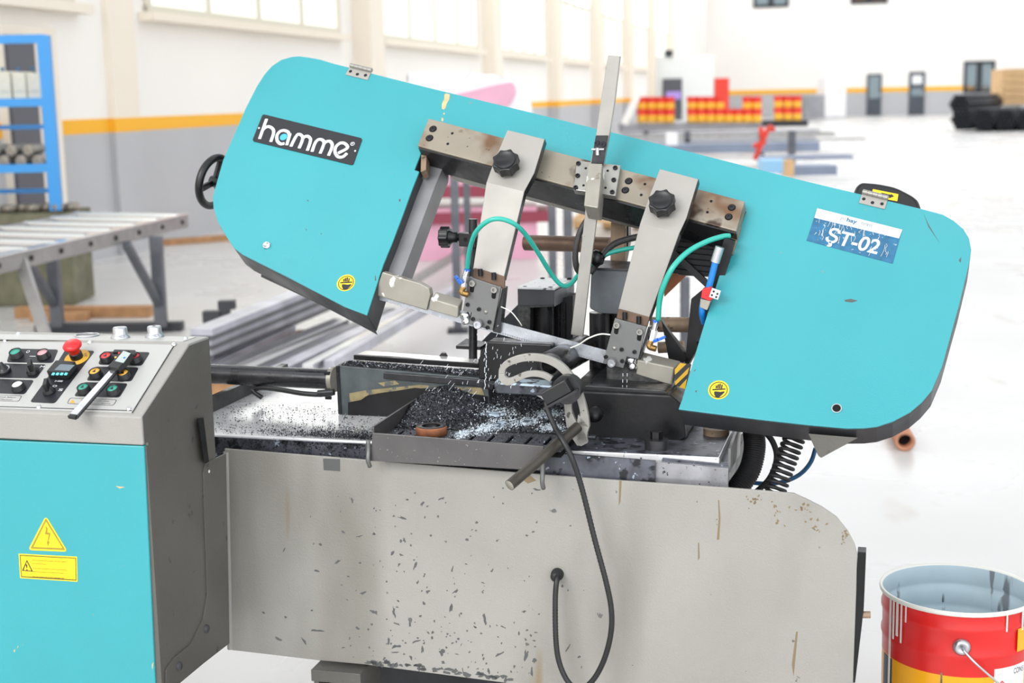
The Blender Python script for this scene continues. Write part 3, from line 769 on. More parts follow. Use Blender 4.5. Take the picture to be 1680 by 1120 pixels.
# coolant hoses and valves on the arms
def hose(name, pts, r, material, parent, seg=10, n=8, rf=None): b = MB(); b.tube(pts, r, seg, n, rf=rf); return b.build(name, material, parent)
t = T_B-.02
hose('coolant_hose', [V(767, 441, t), V(770, 412, t-.02), V(780, 382, t-.045), V(800, 363, t-.06), V(821, 359, t-.06), V(845, 368, t-.05), V(865, 388, t-.02), V(885, 418, t+.02), V(905, 450, t+.06), V(922, 468, t+.08), V(936, 466, t+.1), V(950, 450, t+.12), V(975, 430, t+.14), V(1000, 415, t+.15), V(1035, 407, t+.16), V(1060, 404, t+.17)], .0046, 'teal_hose', arm1)
hose('coolant_hose', [V(1080, 525, t), V(1082, 495, t-.01), V(1089, 468, t-.02), V(1105, 437, t-.02), V(1130, 412, t), V(1160, 396, t+.02), V(1185, 388, t+.04), V(1197, 387, t+.05)], .0052, 'teal_hose', arm2)
def valve(A, top, mid, low, elbow, lever):
    b = MB(); b.cyl(V(*top, t), V(top[0]-.5, top[1]+4, t), .0058); v = b.build('hose_collar', 'blue_plastic', A)
    b = MB(); b.cyl(V(top[0], top[1]+2, t), V(*mid, t), .0062, seg=6); b.cyl(V(*mid, t), V(*low, t), .0075, seg=6, smooth=False); b.build('ball_valve', 'chrome', A)
    b = MB(); b.tube([V(*low, t), V(elbow[0], elbow[1]-4, t), V(*elbow, t), V(elbow[0]+10, elbow[1]+3, t+.005)], .0058, 10, 4); b.build('brass_elbow', 'brass', A)
    b = MB(); b.bar(V(*lever[0], t-.012), V(*lever[1], t-.014), .006, .010, DZ); b.bar(V(*lever[1], t-.014), V(*lever[2], t-.014), .005, .008, DZ); b.build('valve_lever', 'blue_plastic', A, bevel=.001)
valve(arm1, (767, 441), (764, 452), (761, 470), (758, 480), ((757, 465), (751, 457), (747, 452)))
valve(arm2, (1076, 525), (1073, 541), (1069, 558), (1066, 569), ((1073, 559), (1080, 557), (1092, 552)))
hose('coolant_nozzle_line', [V(1002, 549, T_B-.006), V(985, 548, T_B-.01), V(965, 555, T_B-.01), V(948, 566, T_B-.004), V(925, 574, T_B)], .0016, 'paint_drip', arm2, 6)
hose('coolant_nozzle_line', [V(822, 503, T_B-.006), V(838, 511, T_B-.01), V(850, 525, T_B-.008), V(856, 534, T_B)], .0012, 'paint_drip', arm1, 6)
# cable at the gauge bar
hose('cable', [V(975, 342, .3), V(966, 356, .3), V(951, 382, .29), V(944, 415, .29), V(947, 441, .3), V(958, 452, .34)], .006, 'braided_hose', head)
hose('cable', [V(968, 448, .33), V(985, 425, .34), V(1005, 402, .35), V(1035, 391, .36), V(1075, 384, .37)], .0065, 'braided_hose', head)
b = MB(); c = V(980, 428, .325); b.lathe(c-EX*.012, EX+ZZ*.5, [(.009, 0), (.016, .004), (.016, .018), (.01, .024)], 12); b.build('cable_clip', 'black_plastic', head)
# pneumatic limit switch in the right opening
tt = .19
b = MB(); b.cyl(V(1181, 405, tt), V(1173, 430, tt), .0085); b.build('fitting', 'zinc', head)
hose('air_tube', [V(1174, 428, tt), V(1168, 452, tt), V(1162, 474, tt), V(1155, 490, tt), V(1152, 512, tt), V(1156, 530, tt+.02)], .0062, 'blue_tube', head)
b = MB(); b.px(VF(tt-.02), [(1152, 474), (1166, 471), (1170, 490), (1164, 494), (1150, 488)], -.02, .0); sw = b.build('limit_switch', 'red_plastic', head, bevel=.001)
b = MB(); b.px(VF(tt-.02), [(1149, 490), (1166, 494), (1160, 509), (1148, 504)], -.02, -.001); b.build('switch_base', 'guard_steel', sw, bevel=.001)
b = MB(); b.px(VF(tt-.024), [(1168, 472), (1183, 477), (1178, 492), (1163, 487)], -.006, .0); rb = b.build('switch_bracket', 'bright_steel', sw, bevel=.0006)
for x, y in ((1171, 478), (1168, 484), (1177, 482), (1175, 487)): disc(VF(tt-.024), x, y, 0, 1.8, 'bolt', sw, 'bolt', .0008, 10)
b = MB(); b.bar(V(1198, 392, .24), V(1150, 560, .24), .02, .02, DZ); b.build('conduit', 'black_steel', head)

# ================================================================== BED
bed = thing('bandsaw_bed', 'chipped grey painted bandsaw bed with rounded right end, standing under the saw head', 'machine bed', MP(.5, .25, 0))
BP = VF(0)
PANEL = [(368, 736), (597, 754), (980, 785.5), (1192, 800), (1302, 809), (1324, 819), (1348, 831), (1372.5, 848), (1391, 871), (1402, 892), (1406, 908), (1405, 965), (1400, 1101), (1398, 1186), (837, 1121), (600, 1090), (523, 1083), (378, 1066), (374, 900)]
b = MB(); b.px(BP, PANEL, -.006, 0); fp = b.build('front_panel', 'grey_paint', bed, bevel=.0012)
fp['label'] = 'grey painted front panel with chips and rust stains'
# scratches, chips and stains of the panel
random.seed(11)
def blob(px, py, a, bb, rot, n=9):
    out = []
    for k in range(n):
        th = 6.28318531*k/n; r = random.uniform(.35, 1.25); x, y = a*r*math.cos(th), bb*r*math.sin(th)
        out.append((px+x*math.cos(rot)-y*math.sin(rot), py+x*math.sin(rot)+y*math.cos(rot)))
    return out
cb = MB()
for i in range(230):
    px = random.gauss(700, 120); py = random.uniform(800, 1110)
    if random.random() < .35: py = random.uniform(1020, 1110); px = random.uniform(560, 880)
    if not (400 < px < 1000) or py > 1060+(px-378)*.118-3: continue
    s = random.uniform(.8, 2.6); el = random.choice((1, 1, 1, 1.4, 1.8, 3.4))
    cb.px(BP, blob(px, py, s*el, s, random.uniform(0, 3.14)), 0, .0002)
for x, y, a, c, r in ((578, 820, 2, 6, -.2), (693, 826, 3, 6, .4), (663, 885, 3, 5, 0), (646, 1004, 3, 10, -.1), (650, 1060, 13, 3, -.25), (682, 1052, 8, 2, -.3), (520, 1034, 12, 2.5, .15), (433, 1005, 4, 2, .2), (795, 1015, 3, 13, -.35), (740, 998, 2.5, 7, .1), (862, 1075, 4, 9, .1), (725, 1070, 5, 6, 0), (876, 1083, 6, 4, -.9), (693, 1065, 3, 8, .1), (554, 921, 7, 2, -.7)):
    cb.px(BP, blob(x, y, a, c, r, 11), 0, .0002)
for i in range(40):
    x = random.uniform(600, 850); y = 1088+(x-600)*.118
    cb.px(BP, blob(x, y-random.uniform(0, 7), random.uniform(3, 9), random.uniform(2, 5), 0), 0, .0002)
cb.build('chipped_spots', 'wear_grey', fp, kind='stuff')
b = MB(); b.px(BP, [(530, 752), (558, 753), (558, 773), (531, 771)], 0, .0003); b.build('worn_patch', 'wear_grey', fp)
sb = MB()
for q in ([(1016, 788), (1020, 788), (1018, 822), (1015, 830)], [(1178, 820), (1180, 820), (1182, 850), (1180, 885), (1176, 885), (1179, 850)], [(1145, 890), (1147, 890), (1148, 915), (1145, 919)], [(1306, 1036), (1309, 1036), (1305, 1080), (1302, 1110), (1299, 1090)], [(880, 788), (868, 778), (855, 785), (866, 793)]):
    sb.px(BP, q, 0, .0002)
for i in range(60):
    cx, cy, sx, sy = random.choice(((1240, 822, 14, 8), (1272, 845, 10, 22), (1340, 860, 16, 14), (1320, 832, 18, 8), (1385, 880, 6, 14)))
    sb.px(BP, blob(random.gauss(cx, sx*.5), random.gauss(cy, sy*.5), random.uniform(1, 3.5), random.uniform(1, 3), random.uniform(0, 3)), 0, .0002)
sb.build('rust_stains', 'stain_brown', fp, kind='stuff')
# side flange bolted to the cabinet, platform, left wall
CU = .021
SFc = SF(CU+.004)
b = MB(); b.px(SFc, [(371, 744), (338, 759), (334, 774), (339, 920), (341, 977), (334, 1016), (314, 1056), (286, 1079), (273, 1098), (272, 1150), (292, 1121), (377, 1055)], -.004, .0); sf = b.build('side_flange', 'dark_grey', bed, bevel=.001)
for x, y in ((338, 1031), (293, 1092)):
    c = SFc.W(x, y); b = MB(); b.lathe(c, SFc.n, [(.008, 0), (.007, .004), (0, .005)], 14); b.build('bolt', 'dark_box', sf)
disc(SFc, 343, 773, 0, 2.6, 'far_light_grey', sf, 'hole', .0004, 12)
PZ = .722
b = MB(); b.mbox(-.14, .925, .035, .56, PZ-.05, PZ); pf = b.build('platform', 'wet_glare_plate', bed, bevel=.002)
b = MB(); b.mbox(-.14, .63, .031, .035, PZ-.06, PZ-.004); b.build('platform_edge', 'dark_plate', bed)
b = MB(); b.mbox(-.15, -.135, .10, .6, PZ-.05, PZ+.030); b.build('side_wall', 'black_steel', bed)
b = MB(); b.mbox(-.15, .925, .56, .575, PZ-.05, PZ+.02); b.build('rear_wall', 'black_steel', bed)
b = MB(); b.hexa([MP(-.02, .006, .5), MP(.92, .012, .5), MP(.92, .56, .5), MP(-.02, .56, .5), MP(-.02, .012, .66), MP(.92, .012, .64), MP(.92, .56, .64), MP(-.02, .56, .66)]); b.build('bed_body', 'dark_box', bed)
# wet ledge and white plate at the right
b = MB(); b.px(VF(.02), [(935, 745), (1195, 768), (1194, 801), (1080, 793), (935, 783)], -.01, 0); b.build('inner_plate', 'wet_grey_plate', bed)
b = MB(); b.px(VF(.012), [(890, 742), (1075, 756), (1074, 793), (890, 780)], -.006, 0); b.build('wet_patch', 'dark_plate', bed)
b = MB(); b.hexa([V(1085, 757, .03), V(1195, 768, .03), V(1195, 762, .03), V(1087, 751, .03), V(1115, 735, .16), V(1210, 705, .30), V(1210, 700, .30), V(1120, 728, .2)]); b.build('splash_plate', 'dark_plate', bed)
b = MB(); b.hexa([V(1194, 772, .03), V(1198, 772, .03), V(1199, 735, .03), V(1195, 735, .03), V(1210, 745, .25), V(1214, 745, .25), V(1216, 690, .25), V(1212, 690, .25)]); b.build('splash_side', 'plate_steel', bed)
b = MB(); b.mbox(.62, .923, .036, .5, PZ, PZ+.0015); b.build('wet_film', 'dark_plate', bed)
b = MB(); b.cyl(V(371.5, 741, .002), V(378, 1064, .002), .006, seg=12); b.build('corner_bend', 'grey_paint_plain', bed)
# cross body under the saw pivot
b = MB(); b.px(VF(.14), [(930, 640), (1100, 648), (1120, 665), (1125, 720), (1085, 742), (950, 735)], -.25, 0); b.build('pivot_casting', 'black_steel', bed, bevel=.004)
b = MB(); b.px(VF(.15), [(958, 632), (1090, 640), (1098, 648), (1080, 655), (960, 650)], -.25, .0, r=.006); b.build('pivot_table', 'oily_steel', bed, bevel=.003)
b = MB(); b.px(VF(.22), [(995, 590), (1085, 606), (1095, 640), (995, 636)], -.1, 0); b.build('speckled_block', 'speckled_black', bed, bevel=.002)
b = MB(); c = V(1077, 727, .07); b.cyl(c-ZZ*.012, c+ZZ*.008, .021, seg=24); k = b.build('pivot_bush', 'oily_steel', bed, bevel=.001)
b = MB(); b.cyl(c+ZZ*.008, c+ZZ*.022, .011, seg=6, smooth=False); b.build('hex_head', 'black_steel', k)
b = MB(); c = V(978, 678, .10); b.lathe(c, -DZ, [(0, 0), (.014, 0), (.014, .012), (.010, .014), (.010, .03), (0, .03)], 18); b.build('spindle_nut', 'black_steel', bed)
b = MB(); b.px(VF(.30), [(1100, 690), (1190, 700), (1180, 712), (1110, 714)], -.1, 0); b.build('pivot_casting', 'black_steel', bed)
c = V(1175, 705, .2); b = MB(); b.cyl(c-ZZ*.01, c+ZZ*.004, .024, seg=20); b.build('pivot_bush', 'rust_block', bed)
# right end: dark channel and stub
RB = SF((V(1405, 950, 0)-ORG).dot(EX)+.004)
b = MB(); b.px(VF(.004), [(1407, 905), (1421, 906), (1417, 1000), (1403, 1120), (1398, 1120), (1404, 965)], -.03, 0); b.build('end_channel', 'black_steel', bed, bevel=.001)
b = MB(); b.cyl(V(1412, 1008, .01), V(1428, 1008, .012), .006); b.build('stub_bolt', 'rust_block', bed)
# feet
b = MB(); b.mbox(.16, .26, -.02, .10, .262, .285); b.mbox(.165, .175, -.02, .10, .10, .262); b.mbox(.245, .255, -.02, .10, .10, .262); b.build('leg_bracket', 'dark_grey', bed, bevel=.001)
b = MB(); b.mbox(.19, .23, .0, .08, 0, .262); b.build('leg', 'black_steel', bed)
b = MB(); b.mbox(.9, 1.0, .0, .1, 0, .262); b.build('leg', 'black_steel', bed)
b = MB(); b.mbox(.0, .9, .4, .55, 0, .5); b.build('coolant_tank', 'dark_box', bed)
# grommet for the sensor cable
c = BP.W(915, 941); b = MB(); b.lathe(c, BP.n, [(.0115, 0), (.0115, .006), (.0095, .008), (.0095, .018), (.007, .022), (0, .022)], 18); b.build('cable_gland', 'rubber', bed)

# chip tray with slots
TZ = .738
tray = thing('chip_tray', 'slotted steel chip tray full of cuttings, hooked over the bed front', 'tray', MP(.46, .1, PZ))
b = MB(); b.px(VF(-.03), [(611, 710), (892, 732), (890, 772), (607, 756)], -.004, 0); b.build('front_plate', 'tray_steel', tray, bevel=.0008)
U0, U1, T0, T1 = .308, .655, -.026, .36
# floor with slots: two rows
rows = [(.005, .068), (.105, .20), (.235, .32)]
pitch = .0355; sl = .007
fb = MB()
tcur = T0
def strip_t(t0, t1, u0=U0, u1=U1): fb.mbox(u0, u1, t0, t1, TZ-.004, TZ)
for (a, c) in rows:
    strip_t(tcur, a)
    u = U0; k = 0
    x = U0+.022
    while x < U1-.01:
        fb.mbox(u, x, a, c, TZ-.004, TZ); u = x+sl; x += pitch
    fb.mbox(u, U1, a, c, TZ-.004, TZ)
    tcur = c
strip_t(tcur, T1)
fb.build('slotted_floor', 'chips_bed', tray)
b = MB(); b.mbox(U0-.004, U0, T0, T1, TZ-.03, TZ+.028); b.build('tray_side', 'tray_steel', tray)
b = MB(); b.mbox(U0-.01, U1, .085, .09, TZ, TZ+.0015); b.build('seam', 'black_steel', tray)
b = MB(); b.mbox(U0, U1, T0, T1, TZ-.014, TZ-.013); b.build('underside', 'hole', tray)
for x, y in ((604, 745), (890, 780)):
    b = MB(); c = V(x, y-18, -.034); b.tube([c+ZZ*.005, c-ZZ*.012, c-ZZ*.03-DZ*.004, c-ZZ*.044+DZ*.004], .0042, 8, 4); b.build('hook', 'plate_steel', tray)

# heap of metal cuttings: height field over tray and platform plus flakes
def heap_h(u, t):
    h = .0
    h += .052*math.exp(-((u-.345)/.06)**2-((t-.21)/.10)**2)
    h += .05*math.exp(-((u-.47)/.055)**2-((t-.33)/.06)**2)
    h += .035*math.exp(-((u-.40)/.05)**2-((t-.28)/.07)**2)
    h += .012*math.exp(-((u-.5)/.09)**2-((t-.2)/.10)**2)
    return h
random.seed(5)
b = MB(); nu, ntt = 90, 80
vs, fs = [], []
for j in range(ntt+1):
    for i in range(nu+1):
        u = U0+.002+(U1-U0-.006)*i/nu; tq = .09+(T1-.09)*j/ntt
        h = heap_h(u, tq)
        vs.append(MP(u, tq, TZ-.009+h+(random.uniform(-.0016, .0016) if h > .004 else 0)))
for j in range(ntt):
    for i in range(nu):
        k = j*(nu+1)+i; fs.append((k, k+1, k+nu+2, k+nu+1))
b.add(vs, fs, True)
hp = b.build('metal_chips', 'chips_bed', None, fix=False)
tag(hp, 'heap of dark glittering metal cuttings in the slotted tray', 'metal chips', kind='stuff')
def flakes(name, n, fn, mt, parent, smin=.0012, smax=.0035):
    vs, fs = [], []
    for i in range(n):
        p = fn()
        if p is None: continue
        s = random.uniform(smin, smax)
        a = Vec((random.gauss(0, 1), random.gauss(0, 1), random.gauss(0, .6))).normalized(); c = a.orthogonal().normalized()
        c = (c*math.cos(i)+a.cross(c)*math.sin(i))
        o = len(vs); q = Vec(p)
        vs += [q-a*s, q+c*s*.5, q+a*s+Vec((0, 0, s*.4)), q-c*s*.45+Vec((0, 0, s*.7))]; fs += [(o, o+1, o+2, o+3)]
    me = MB(); me.add(vs, fs); return me.build(name, mt, parent, fix=False, kind='stuff')
def f_heap():
    u = random.uniform(U0+.003, U1-.01); tq = random.uniform(.0, T1-.01); h = heap_h(u, tq)
    if h < .008:
        if random.random() < (.55 if tq > .09 else .93): return None
        for (a_, c_) in rows:
            if a_-.004 < tq < c_+.004 and ((u-U0-.022) % pitch) < sl+.003: return None
    return MP(u, tq, max(TZ, TZ-.009+h)+.001)
flakes('flakes', 17000, f_heap, 'chip_flake', hp, .0008, .0022)
flakes('dark_flakes', 15000, f_heap, 'black_steel', hp, .0008, .0024)
def f_cool():
    cu, ct, su, stt = random.choice(((.50, .14, .03, .05), (.47, .22, .04, .03), (.545, .17, .02, .03), (.452, .05, .012, .03), (.57, .24, .03, .03), (.60, .13, .018, .025), (.48, .10, .02, .04)))
    u, tq = random.gauss(cu, su*.6), random.gauss(ct, stt*.6)
    if not (U0+.01 < u < U1-.01 and T0 < tq < T1): return None
    return MP(u, tq, max(TZ, TZ-.009+heap_h(u, tq))+.002)
flakes('coolant_foam', 5000, f_cool, 'coolant_bits', hp, .0008, .0022)
def f_plat():
    r = random.random()
    if r < .7:
        u = .30-abs(random.gauss(0, .11)); tq = .04+abs(random.gauss(0, .035))
    else: u = random.uniform(-.12, .3); tq = random.uniform(.04, .3)
    if u < -.13: return None
    return MP(u, tq, PZ+.0015+random.uniform(0, .004)*(1 if r < .7 else .2))
o = flakes('scattered_chips', 4200, f_plat, 'black_steel', None, .0008, .0022); tag(o, 'dark metal cuttings scattered over the wet bed plate left of the tray', 'metal chips', kind='stuff')
o2 = flakes('flakes', 2600, f_plat, 'chip_flake', o, .0008, .0022)
def f_edge():
    u = random.uniform(-.1, .29); return MP(u, .029, PZ-.006-random.random()**2*.035)
flakes('flakes', 1800, f_edge, 'black_steel', o, .0008, .002)
def f_vt():
    u = random.uniform(.14, .43); tq = random.uniform(.245, .285); return MP(u, tq, .826)
# coolant puddles
pb = MB()
for (u, tq, a, c) in ((.50, .14, .010, .03), (.47, .20, .025, .012), (.545, .17, .01, .018), (.452, .05, .010, .016), (.57, .22, .015, .012)):
    pts = [(u+x, tq+y) for x, y in [(q[0], q[1]) for q in [(a*random.uniform(.6, 1.15)*math.cos(6.283*k/18), c*random.uniform(.6, 1.15)*math.sin(6.283*k/18)) for k in range(18)]]]
    z = max(TZ, TZ-.009+heap_h(u, tq)+.002)
    pb.prism(HF(0), pts, z-.002, z+.0028)
tag(pb.build('coolant_puddle', 'coolant'), 'milky coolant puddles on the slotted chip tray', 'coolant', kind='stuff')
# sprayed drops and drips
db = MB()
for i in range(55):
    px, py = random.gauss(815, 28), random.gauss(600, 26); d = V(px, py, .12); L = random.uniform(.003, .008)
    db.bar(d, d+(EX*random.uniform(-.6, .2)-ZZ).normalized()*L, .0005, .0005, DZ)
for i in range(26):
    x = 797+random.uniform(-1.5, 1.5)-i*.05; d = V(x, 560+i*3, .18); db.bar(d, d-ZZ*.004, .0009, .0009, DZ)
for x0 in (1022, 1029):
    for i in range(11):
        d = V(x0-i*.3, 612+i*10, .16); db.bar(d, d-ZZ*.006, .0007, .0007, DZ)
for i in range(20):
    px, py = random.uniform(690, 790), random.uniform(590, 650); d = V(px, py, .1); db.bar(d, d+(EX*-.8-ZZ).normalized()*.009, .0004, .0004, DZ)
tag(db.build('coolant_drops', 'droplet'), 'white coolant drops spraying below the saw blade', 'coolant', kind='stuff')
# short offcut of pipe
c = H(708, 712, TZ+.001)
b = MB(); R, r, h = .0285, .0175, .016
b.lathe(c, ZZ, [(r, 0), (R, 0), (R, h*.85), (R*.97, h), (r, h), (r, 0)], 32)
pr = tag(b.build('pipe_offcut', 'rust'), 'short rusty ring of cut pipe lying in the slotted chip tray', 'pipe ring')
b = MB(); b.lathe(c, ZZ, [(r*1.0, h+.0004), (R*.97, h+.0004), (R*.97, h), (r, h)], 32); b.build('cut_face', 'oily_steel', pr)
b = MB(); b.lathe(c, ZZ, [(r*.99, h), (r*.99, .001), (0, .001)], 24); b.build('bore', 'black_steel', pr)

# ================================================================== VISE with its cylinder
vise = thing('vise', 'dark worn machine vise with a long hydraulic cylinder, behind the chip tray', 'vise', MP(.3, .33, PZ))
t = .243
b = MB(); b.px(VF(t), [(552, 599), (800, 621), (806, 706), (625, 692), (558, 683), (556, 678)], -.05, 0); b.build('jaw_body', 'vise_paint', vise, bevel=.0015)
b = MB(); b.px(VF(t-.003), [(551, 600), (556, 600), (560, 680), (555, 679)], -.02, .0); b.build('end_plate', 'oily_steel', vise)
b = MB(); b.px(VF(t-.004), [(571, 660), (592, 656), (604, 648), (628, 644), (650, 641), (680, 636), (720, 640), (800, 650), (800, 705), (625, 692), (571, 683)], -.001, 0); b.build('wet_dark_area', 'black_steel', vise)
for q in ([(573, 645), (600, 640), (640, 636), (690, 631), (720, 634), (690, 637), (650, 642), (620, 645), (600, 650), (590, 659), (574, 661)], [(620, 628), (648, 624), (655, 630), (630, 634)], [(738, 634), (790, 636), (795, 648), (740, 642)]):
    b = MB(); b.px(VF(t-.0015), q, -.001, 0); b.build('worn_paint', 'worn_tan', vise)
b = MB(); b.px(VF(t-.006), [(629, 611), (785, 623), (810, 632), (808, 640), (784, 634), (629, 621)], -.03, 0); b.build('slide_bar', 'oily_steel', vise, bevel=.001)
b = MB(); b.hexa([V(580, 590, .30), V(785, 604, .30), V(800, 598, .36), V(597, 585, .36), V(580, 582, .30), V(785, 596, .30), V(800, 590, .36), V(597, 577, .36)]); b.build('rear_slide', 'black_steel', vise, bevel=.001)
b = MB(); b.hexa([V(583, 584, .305), V(783, 597, .305), V(797, 591, .36), V(600, 577, .36), V(583, 582, .305), V(783, 595, .305), V(797, 589, .36), V(600, 575, .36)]); b.build('slide_top', 'wet_glare_plate', vise)
def f_vt():
    u = random.uniform(.14, .44); tq = random.uniform(.245, .29); return MP(u, tq, .823-.04*(u-.14)+.001)
flakes('chips_on_vise', 3500, f_vt, 'chip_flake', vise, .001, .0025)
flakes('chips_on_vise', 2500, f_vt, 'black_steel', vise, .001, .0025)
c0, c1 = V(300, 611, .32), V(548, 622, .29)
b = MB(); b.cyl(c0, c1, .021, seg=28); cy = b.build('hydraulic_cylinder', 'oily_steel', vise)
b = MB(); ax = (c1-c0).normalized(); b.cyl(c1-ax*.006, c1+ax*.004, .026, seg=28); b.build('cylinder_flange', 'guard_steel', vise)
for dx, dy in ((0, .016), (0, -.02), (0, -.035)):
    b = MB(); q = c1-DZ*.02+ZZ*dy-ax*.012; b.cyl(q, q+ax*.012, .004, seg=6, smooth=False); b.build('bolt', 'bolt', vise)
hose('hydraulic_hose', [V(545, 645, .25), V(525, 647, .25), V(495, 645, .25), V(465, 640, .26), V(435, 636, .28), V(420, 637, .3), V(416, 642, .3), V(430, 652, .3)], .0052, 'black_hose', vise)
b = MB(); b.cyl(V(548, 643, .25), V(522, 645, .25), .0066); b.build('hose_ferrule', 'oily_steel', vise)
# fixed jaw and coolant-wet top plate
b = MB(); b.px(VF(.15), [(810, 628), (905, 634), (903, 650), (812, 645)], -.08, 0); b.build('fixed_jaw', 'dark_plate', vise, bevel=.002)
b = MB(); b.hexa([V(812, 630, .15), V(905, 637, .15), V(905, 622, .23), V(822, 618, .23), V(812, 626, .15), V(905, 633, .15), V(905, 619, .23), V(822, 615, .23)]); b.build('wet_top', 'coolant', vise)
b = MB(); b.px(VF(.20), [(784, 590), (800, 560), (905, 565), (905, 635), (785, 622)], -.05, 0); b.build('jaw_casting', 'black_steel', vise, bevel=.003)
# clamped pipe being cut
b = MB(); c = V(902, 600, .14); ax = (DZ*.9+EX*.1).normalized()
b.lathe(c, ax, [(.016, 0), (.026, 0), (.027, .002), (.027, .2), (.016, .2), (.016, 0)], 28)
tag(b.build('clamped_pipe', 'oily_steel'), 'wet steel pipe clamped in the vise under the blade', 'pipe')

# bar stop: post, clamp block, knob, bed plate
stp = thing('bar_stop', 'black upright rod with clamp block and star knob left of the first guide arm', 'bar stop', V(775, 585, .36))
t = .36
b = MB(); b.cyl(V(776, 359, t), V(776, 590, t), .0088, seg=20); b.build('rod', 'oily_steel', stp)
b = MB(); b.px(VF(t-.015), [(752, 382), (778, 384), (778, 406), (753, 404)], -.03, 0); bk = b.build('clamp_block', 'black_steel', stp, bevel=.0012)
hole(VF(t-.015), 763.7, 393, 0, 3.4, bk)
kc = V(738, 389, t); kf = Fr(kc, DZ, ZZ)
pts = [(.0225*(1-.16*math.sin(math.pi*((k*8/64) % 1)))*math.cos(6.28318*k/64), .0225*(1-.16*math.sin(math.pi*((k*8/64) % 1)))*math.sin(6.28318*k/64)) for k in range(64)]
b = MB(); b.prism(kf, pts, -.02, .0); kn = b.build('star_knob', 'black_plastic', stp, bevel=.002)
b = MB(); b.lathe(kc, EX, [(.015, 0), (.011, .008), (.011, .016), (.008, .017), (.008, .028)], 16); b.build('knob_stem', 'black_plastic', kn)
b = MB(); b.hexa([V(748, 572, t), V(788, 574, t), V(800, 566, t+.08), V(765, 560, t+.08), V(748, 567, t), V(788, 569, t), V(800, 561, t+.08), V(765, 555, t+.08)]); b.build('base_plate', 'black_steel', stp)
b = MB(); b.hexa([V(720, 584, t), V(735, 585, t), V(734, 582, t+.02), V(724, 581, t+.02), V(724, 579, t), V(732, 579, t), V(731, 577, t+.02), V(725, 577, t+.02)]); b.build('foot_nut', 'black_steel', stp)

# rear mechanism: slotted lid box, columns, shafts
rear = thing('feed_unit', 'black oily feed unit with lidded box and round columns behind the blade', 'machine unit', V(900, 600, .45))
t = .40
b = MB(); b.px(VF(t), [(849, 474), (908, 476), (908, 503), (870, 505), (869, 610), (851, 610)], -.03, 0); b.build('lid_box_front', 'speckled_black', rear, bevel=.001)
b = MB(); b.px(VF(t-.001), [(849, 473), (909, 475), (909, 500), (850, 502)], -.10, 0); b.build('lid_box', 'dark_box', rear, bevel=.001)
b = MB(); b.hexa([V(848, 474, t-.004), V(910, 476, t-.004), V(942, 460, t+.12), V(884, 458, t+.12), V(848, 471, t-.004), V(910, 473, t-.004), V(942, 457, t+.12), V(884, 455, t+.12)]); ld = b.build('lid', 'lid_grey', rear, bevel=.0006)
for x, y, q in ((861, 471, t+.01), (903, 472, t+.01), (890, 457, t+.11), (934, 457, t+.11)):
    b = MB(); c = V(x, y, q); b.lathe(c, ZZ, [(.006, -.003), (.005, .002), (0, .003)], 10); b.build('lid_screw', 'bolt', ld)
b = MB(); b.hexa([V(909, 477, t), V(911, 477, t), V(942, 461, t+.12), V(940, 461, t+.12), V(909, 502, t), V(911, 502, t), V(942, 485, t+.12), V(940, 485, t+.12)]); b.build('lid_box_side', 'machine_grey', rear)
b = MB(); b.cyl(V(895, 640, t+.03), V(895, 499, t+.03), .019, seg=26); b.build('column', 'oily_steel', rear)
b = MB(); b.px(VF(t+.05), [(868, 500), (940, 485), (940, 600), (868, 620)], -.06, 0); b.build('column_housing', 'black_steel', rear)
for x in (917, 926):
    b = MB(); b.cyl(V(x, 497, t+.045), V(x, 600, t+.045), .002, seg=8); b.build('housing_rib', 'oily_steel', rear)
b = MB(); b.px(VF(.5), [(790, 560), (849, 500), (870, 560), (870, 615), (785, 610)], -.02, 0); b.build('side_web', 'dark_leg', rear)
t2 = .36
b = MB(); b.px(VF(t2), [(970, 441), (1040, 443), (1038, 517), (985, 514), (967, 506)], -.06, 0, r=.006); b.build('gearbox', 'machine_grey', rear, bevel=.002)
b = MB(); b.hexa([V(970, 443, t2-.003), V(1060, 446, t2-.003), V(1060, 434, t2+.06), V(986, 430, t2+.06), V(970, 439, t2-.003), V(1060, 442, t2-.003), V(1060, 430, t2+.06), V(986, 426, t2+.06)]); b.build('gearbox_lid', 'oily_steel', rear, bevel=.0008)
b = MB(); b.cyl(V(984, 512, t2+.025), V(984, 636, t2+.025), .021, seg=26); b.build('threaded_column', 'oily_steel', rear)
b = MB(); b.px(VF(t2+.05), [(985, 510), (1040, 512), (1040, 640), (985, 640)], -.05, 0); b.build('column_housing', 'black_steel', rear)
b = MB(); b.cyl(V(862, 398, .56), V(1002, 402, .52), .0168, seg=24); b.build('shaft', 'brown_steel', rear)
b = MB(); b.px(VF(.44), [(1002, 364), (1026, 365), (1025, 436), (1001, 435)], -.03, 0); b.build('shaft_block', 'rust_block', rear, bevel=.0015)
b = MB(); b.px(VF(.46), [(1024, 364), (1031, 368), (1031, 400), (1024, 436)], -.03, 0); b.build('shaft_block_side', 'black_steel', rear)
b = MB(); b.cyl(V(1070, 532, .46), V(1240, 534, .42), .0155, seg=20); b.build('rear_shaft', 'rust_block', rear)
b = MB(); b.cyl(V(1080, 570, .5), V(1122, 568, .5), .012, seg=16); b.build('rear_shaft', 'rust_block', rear)
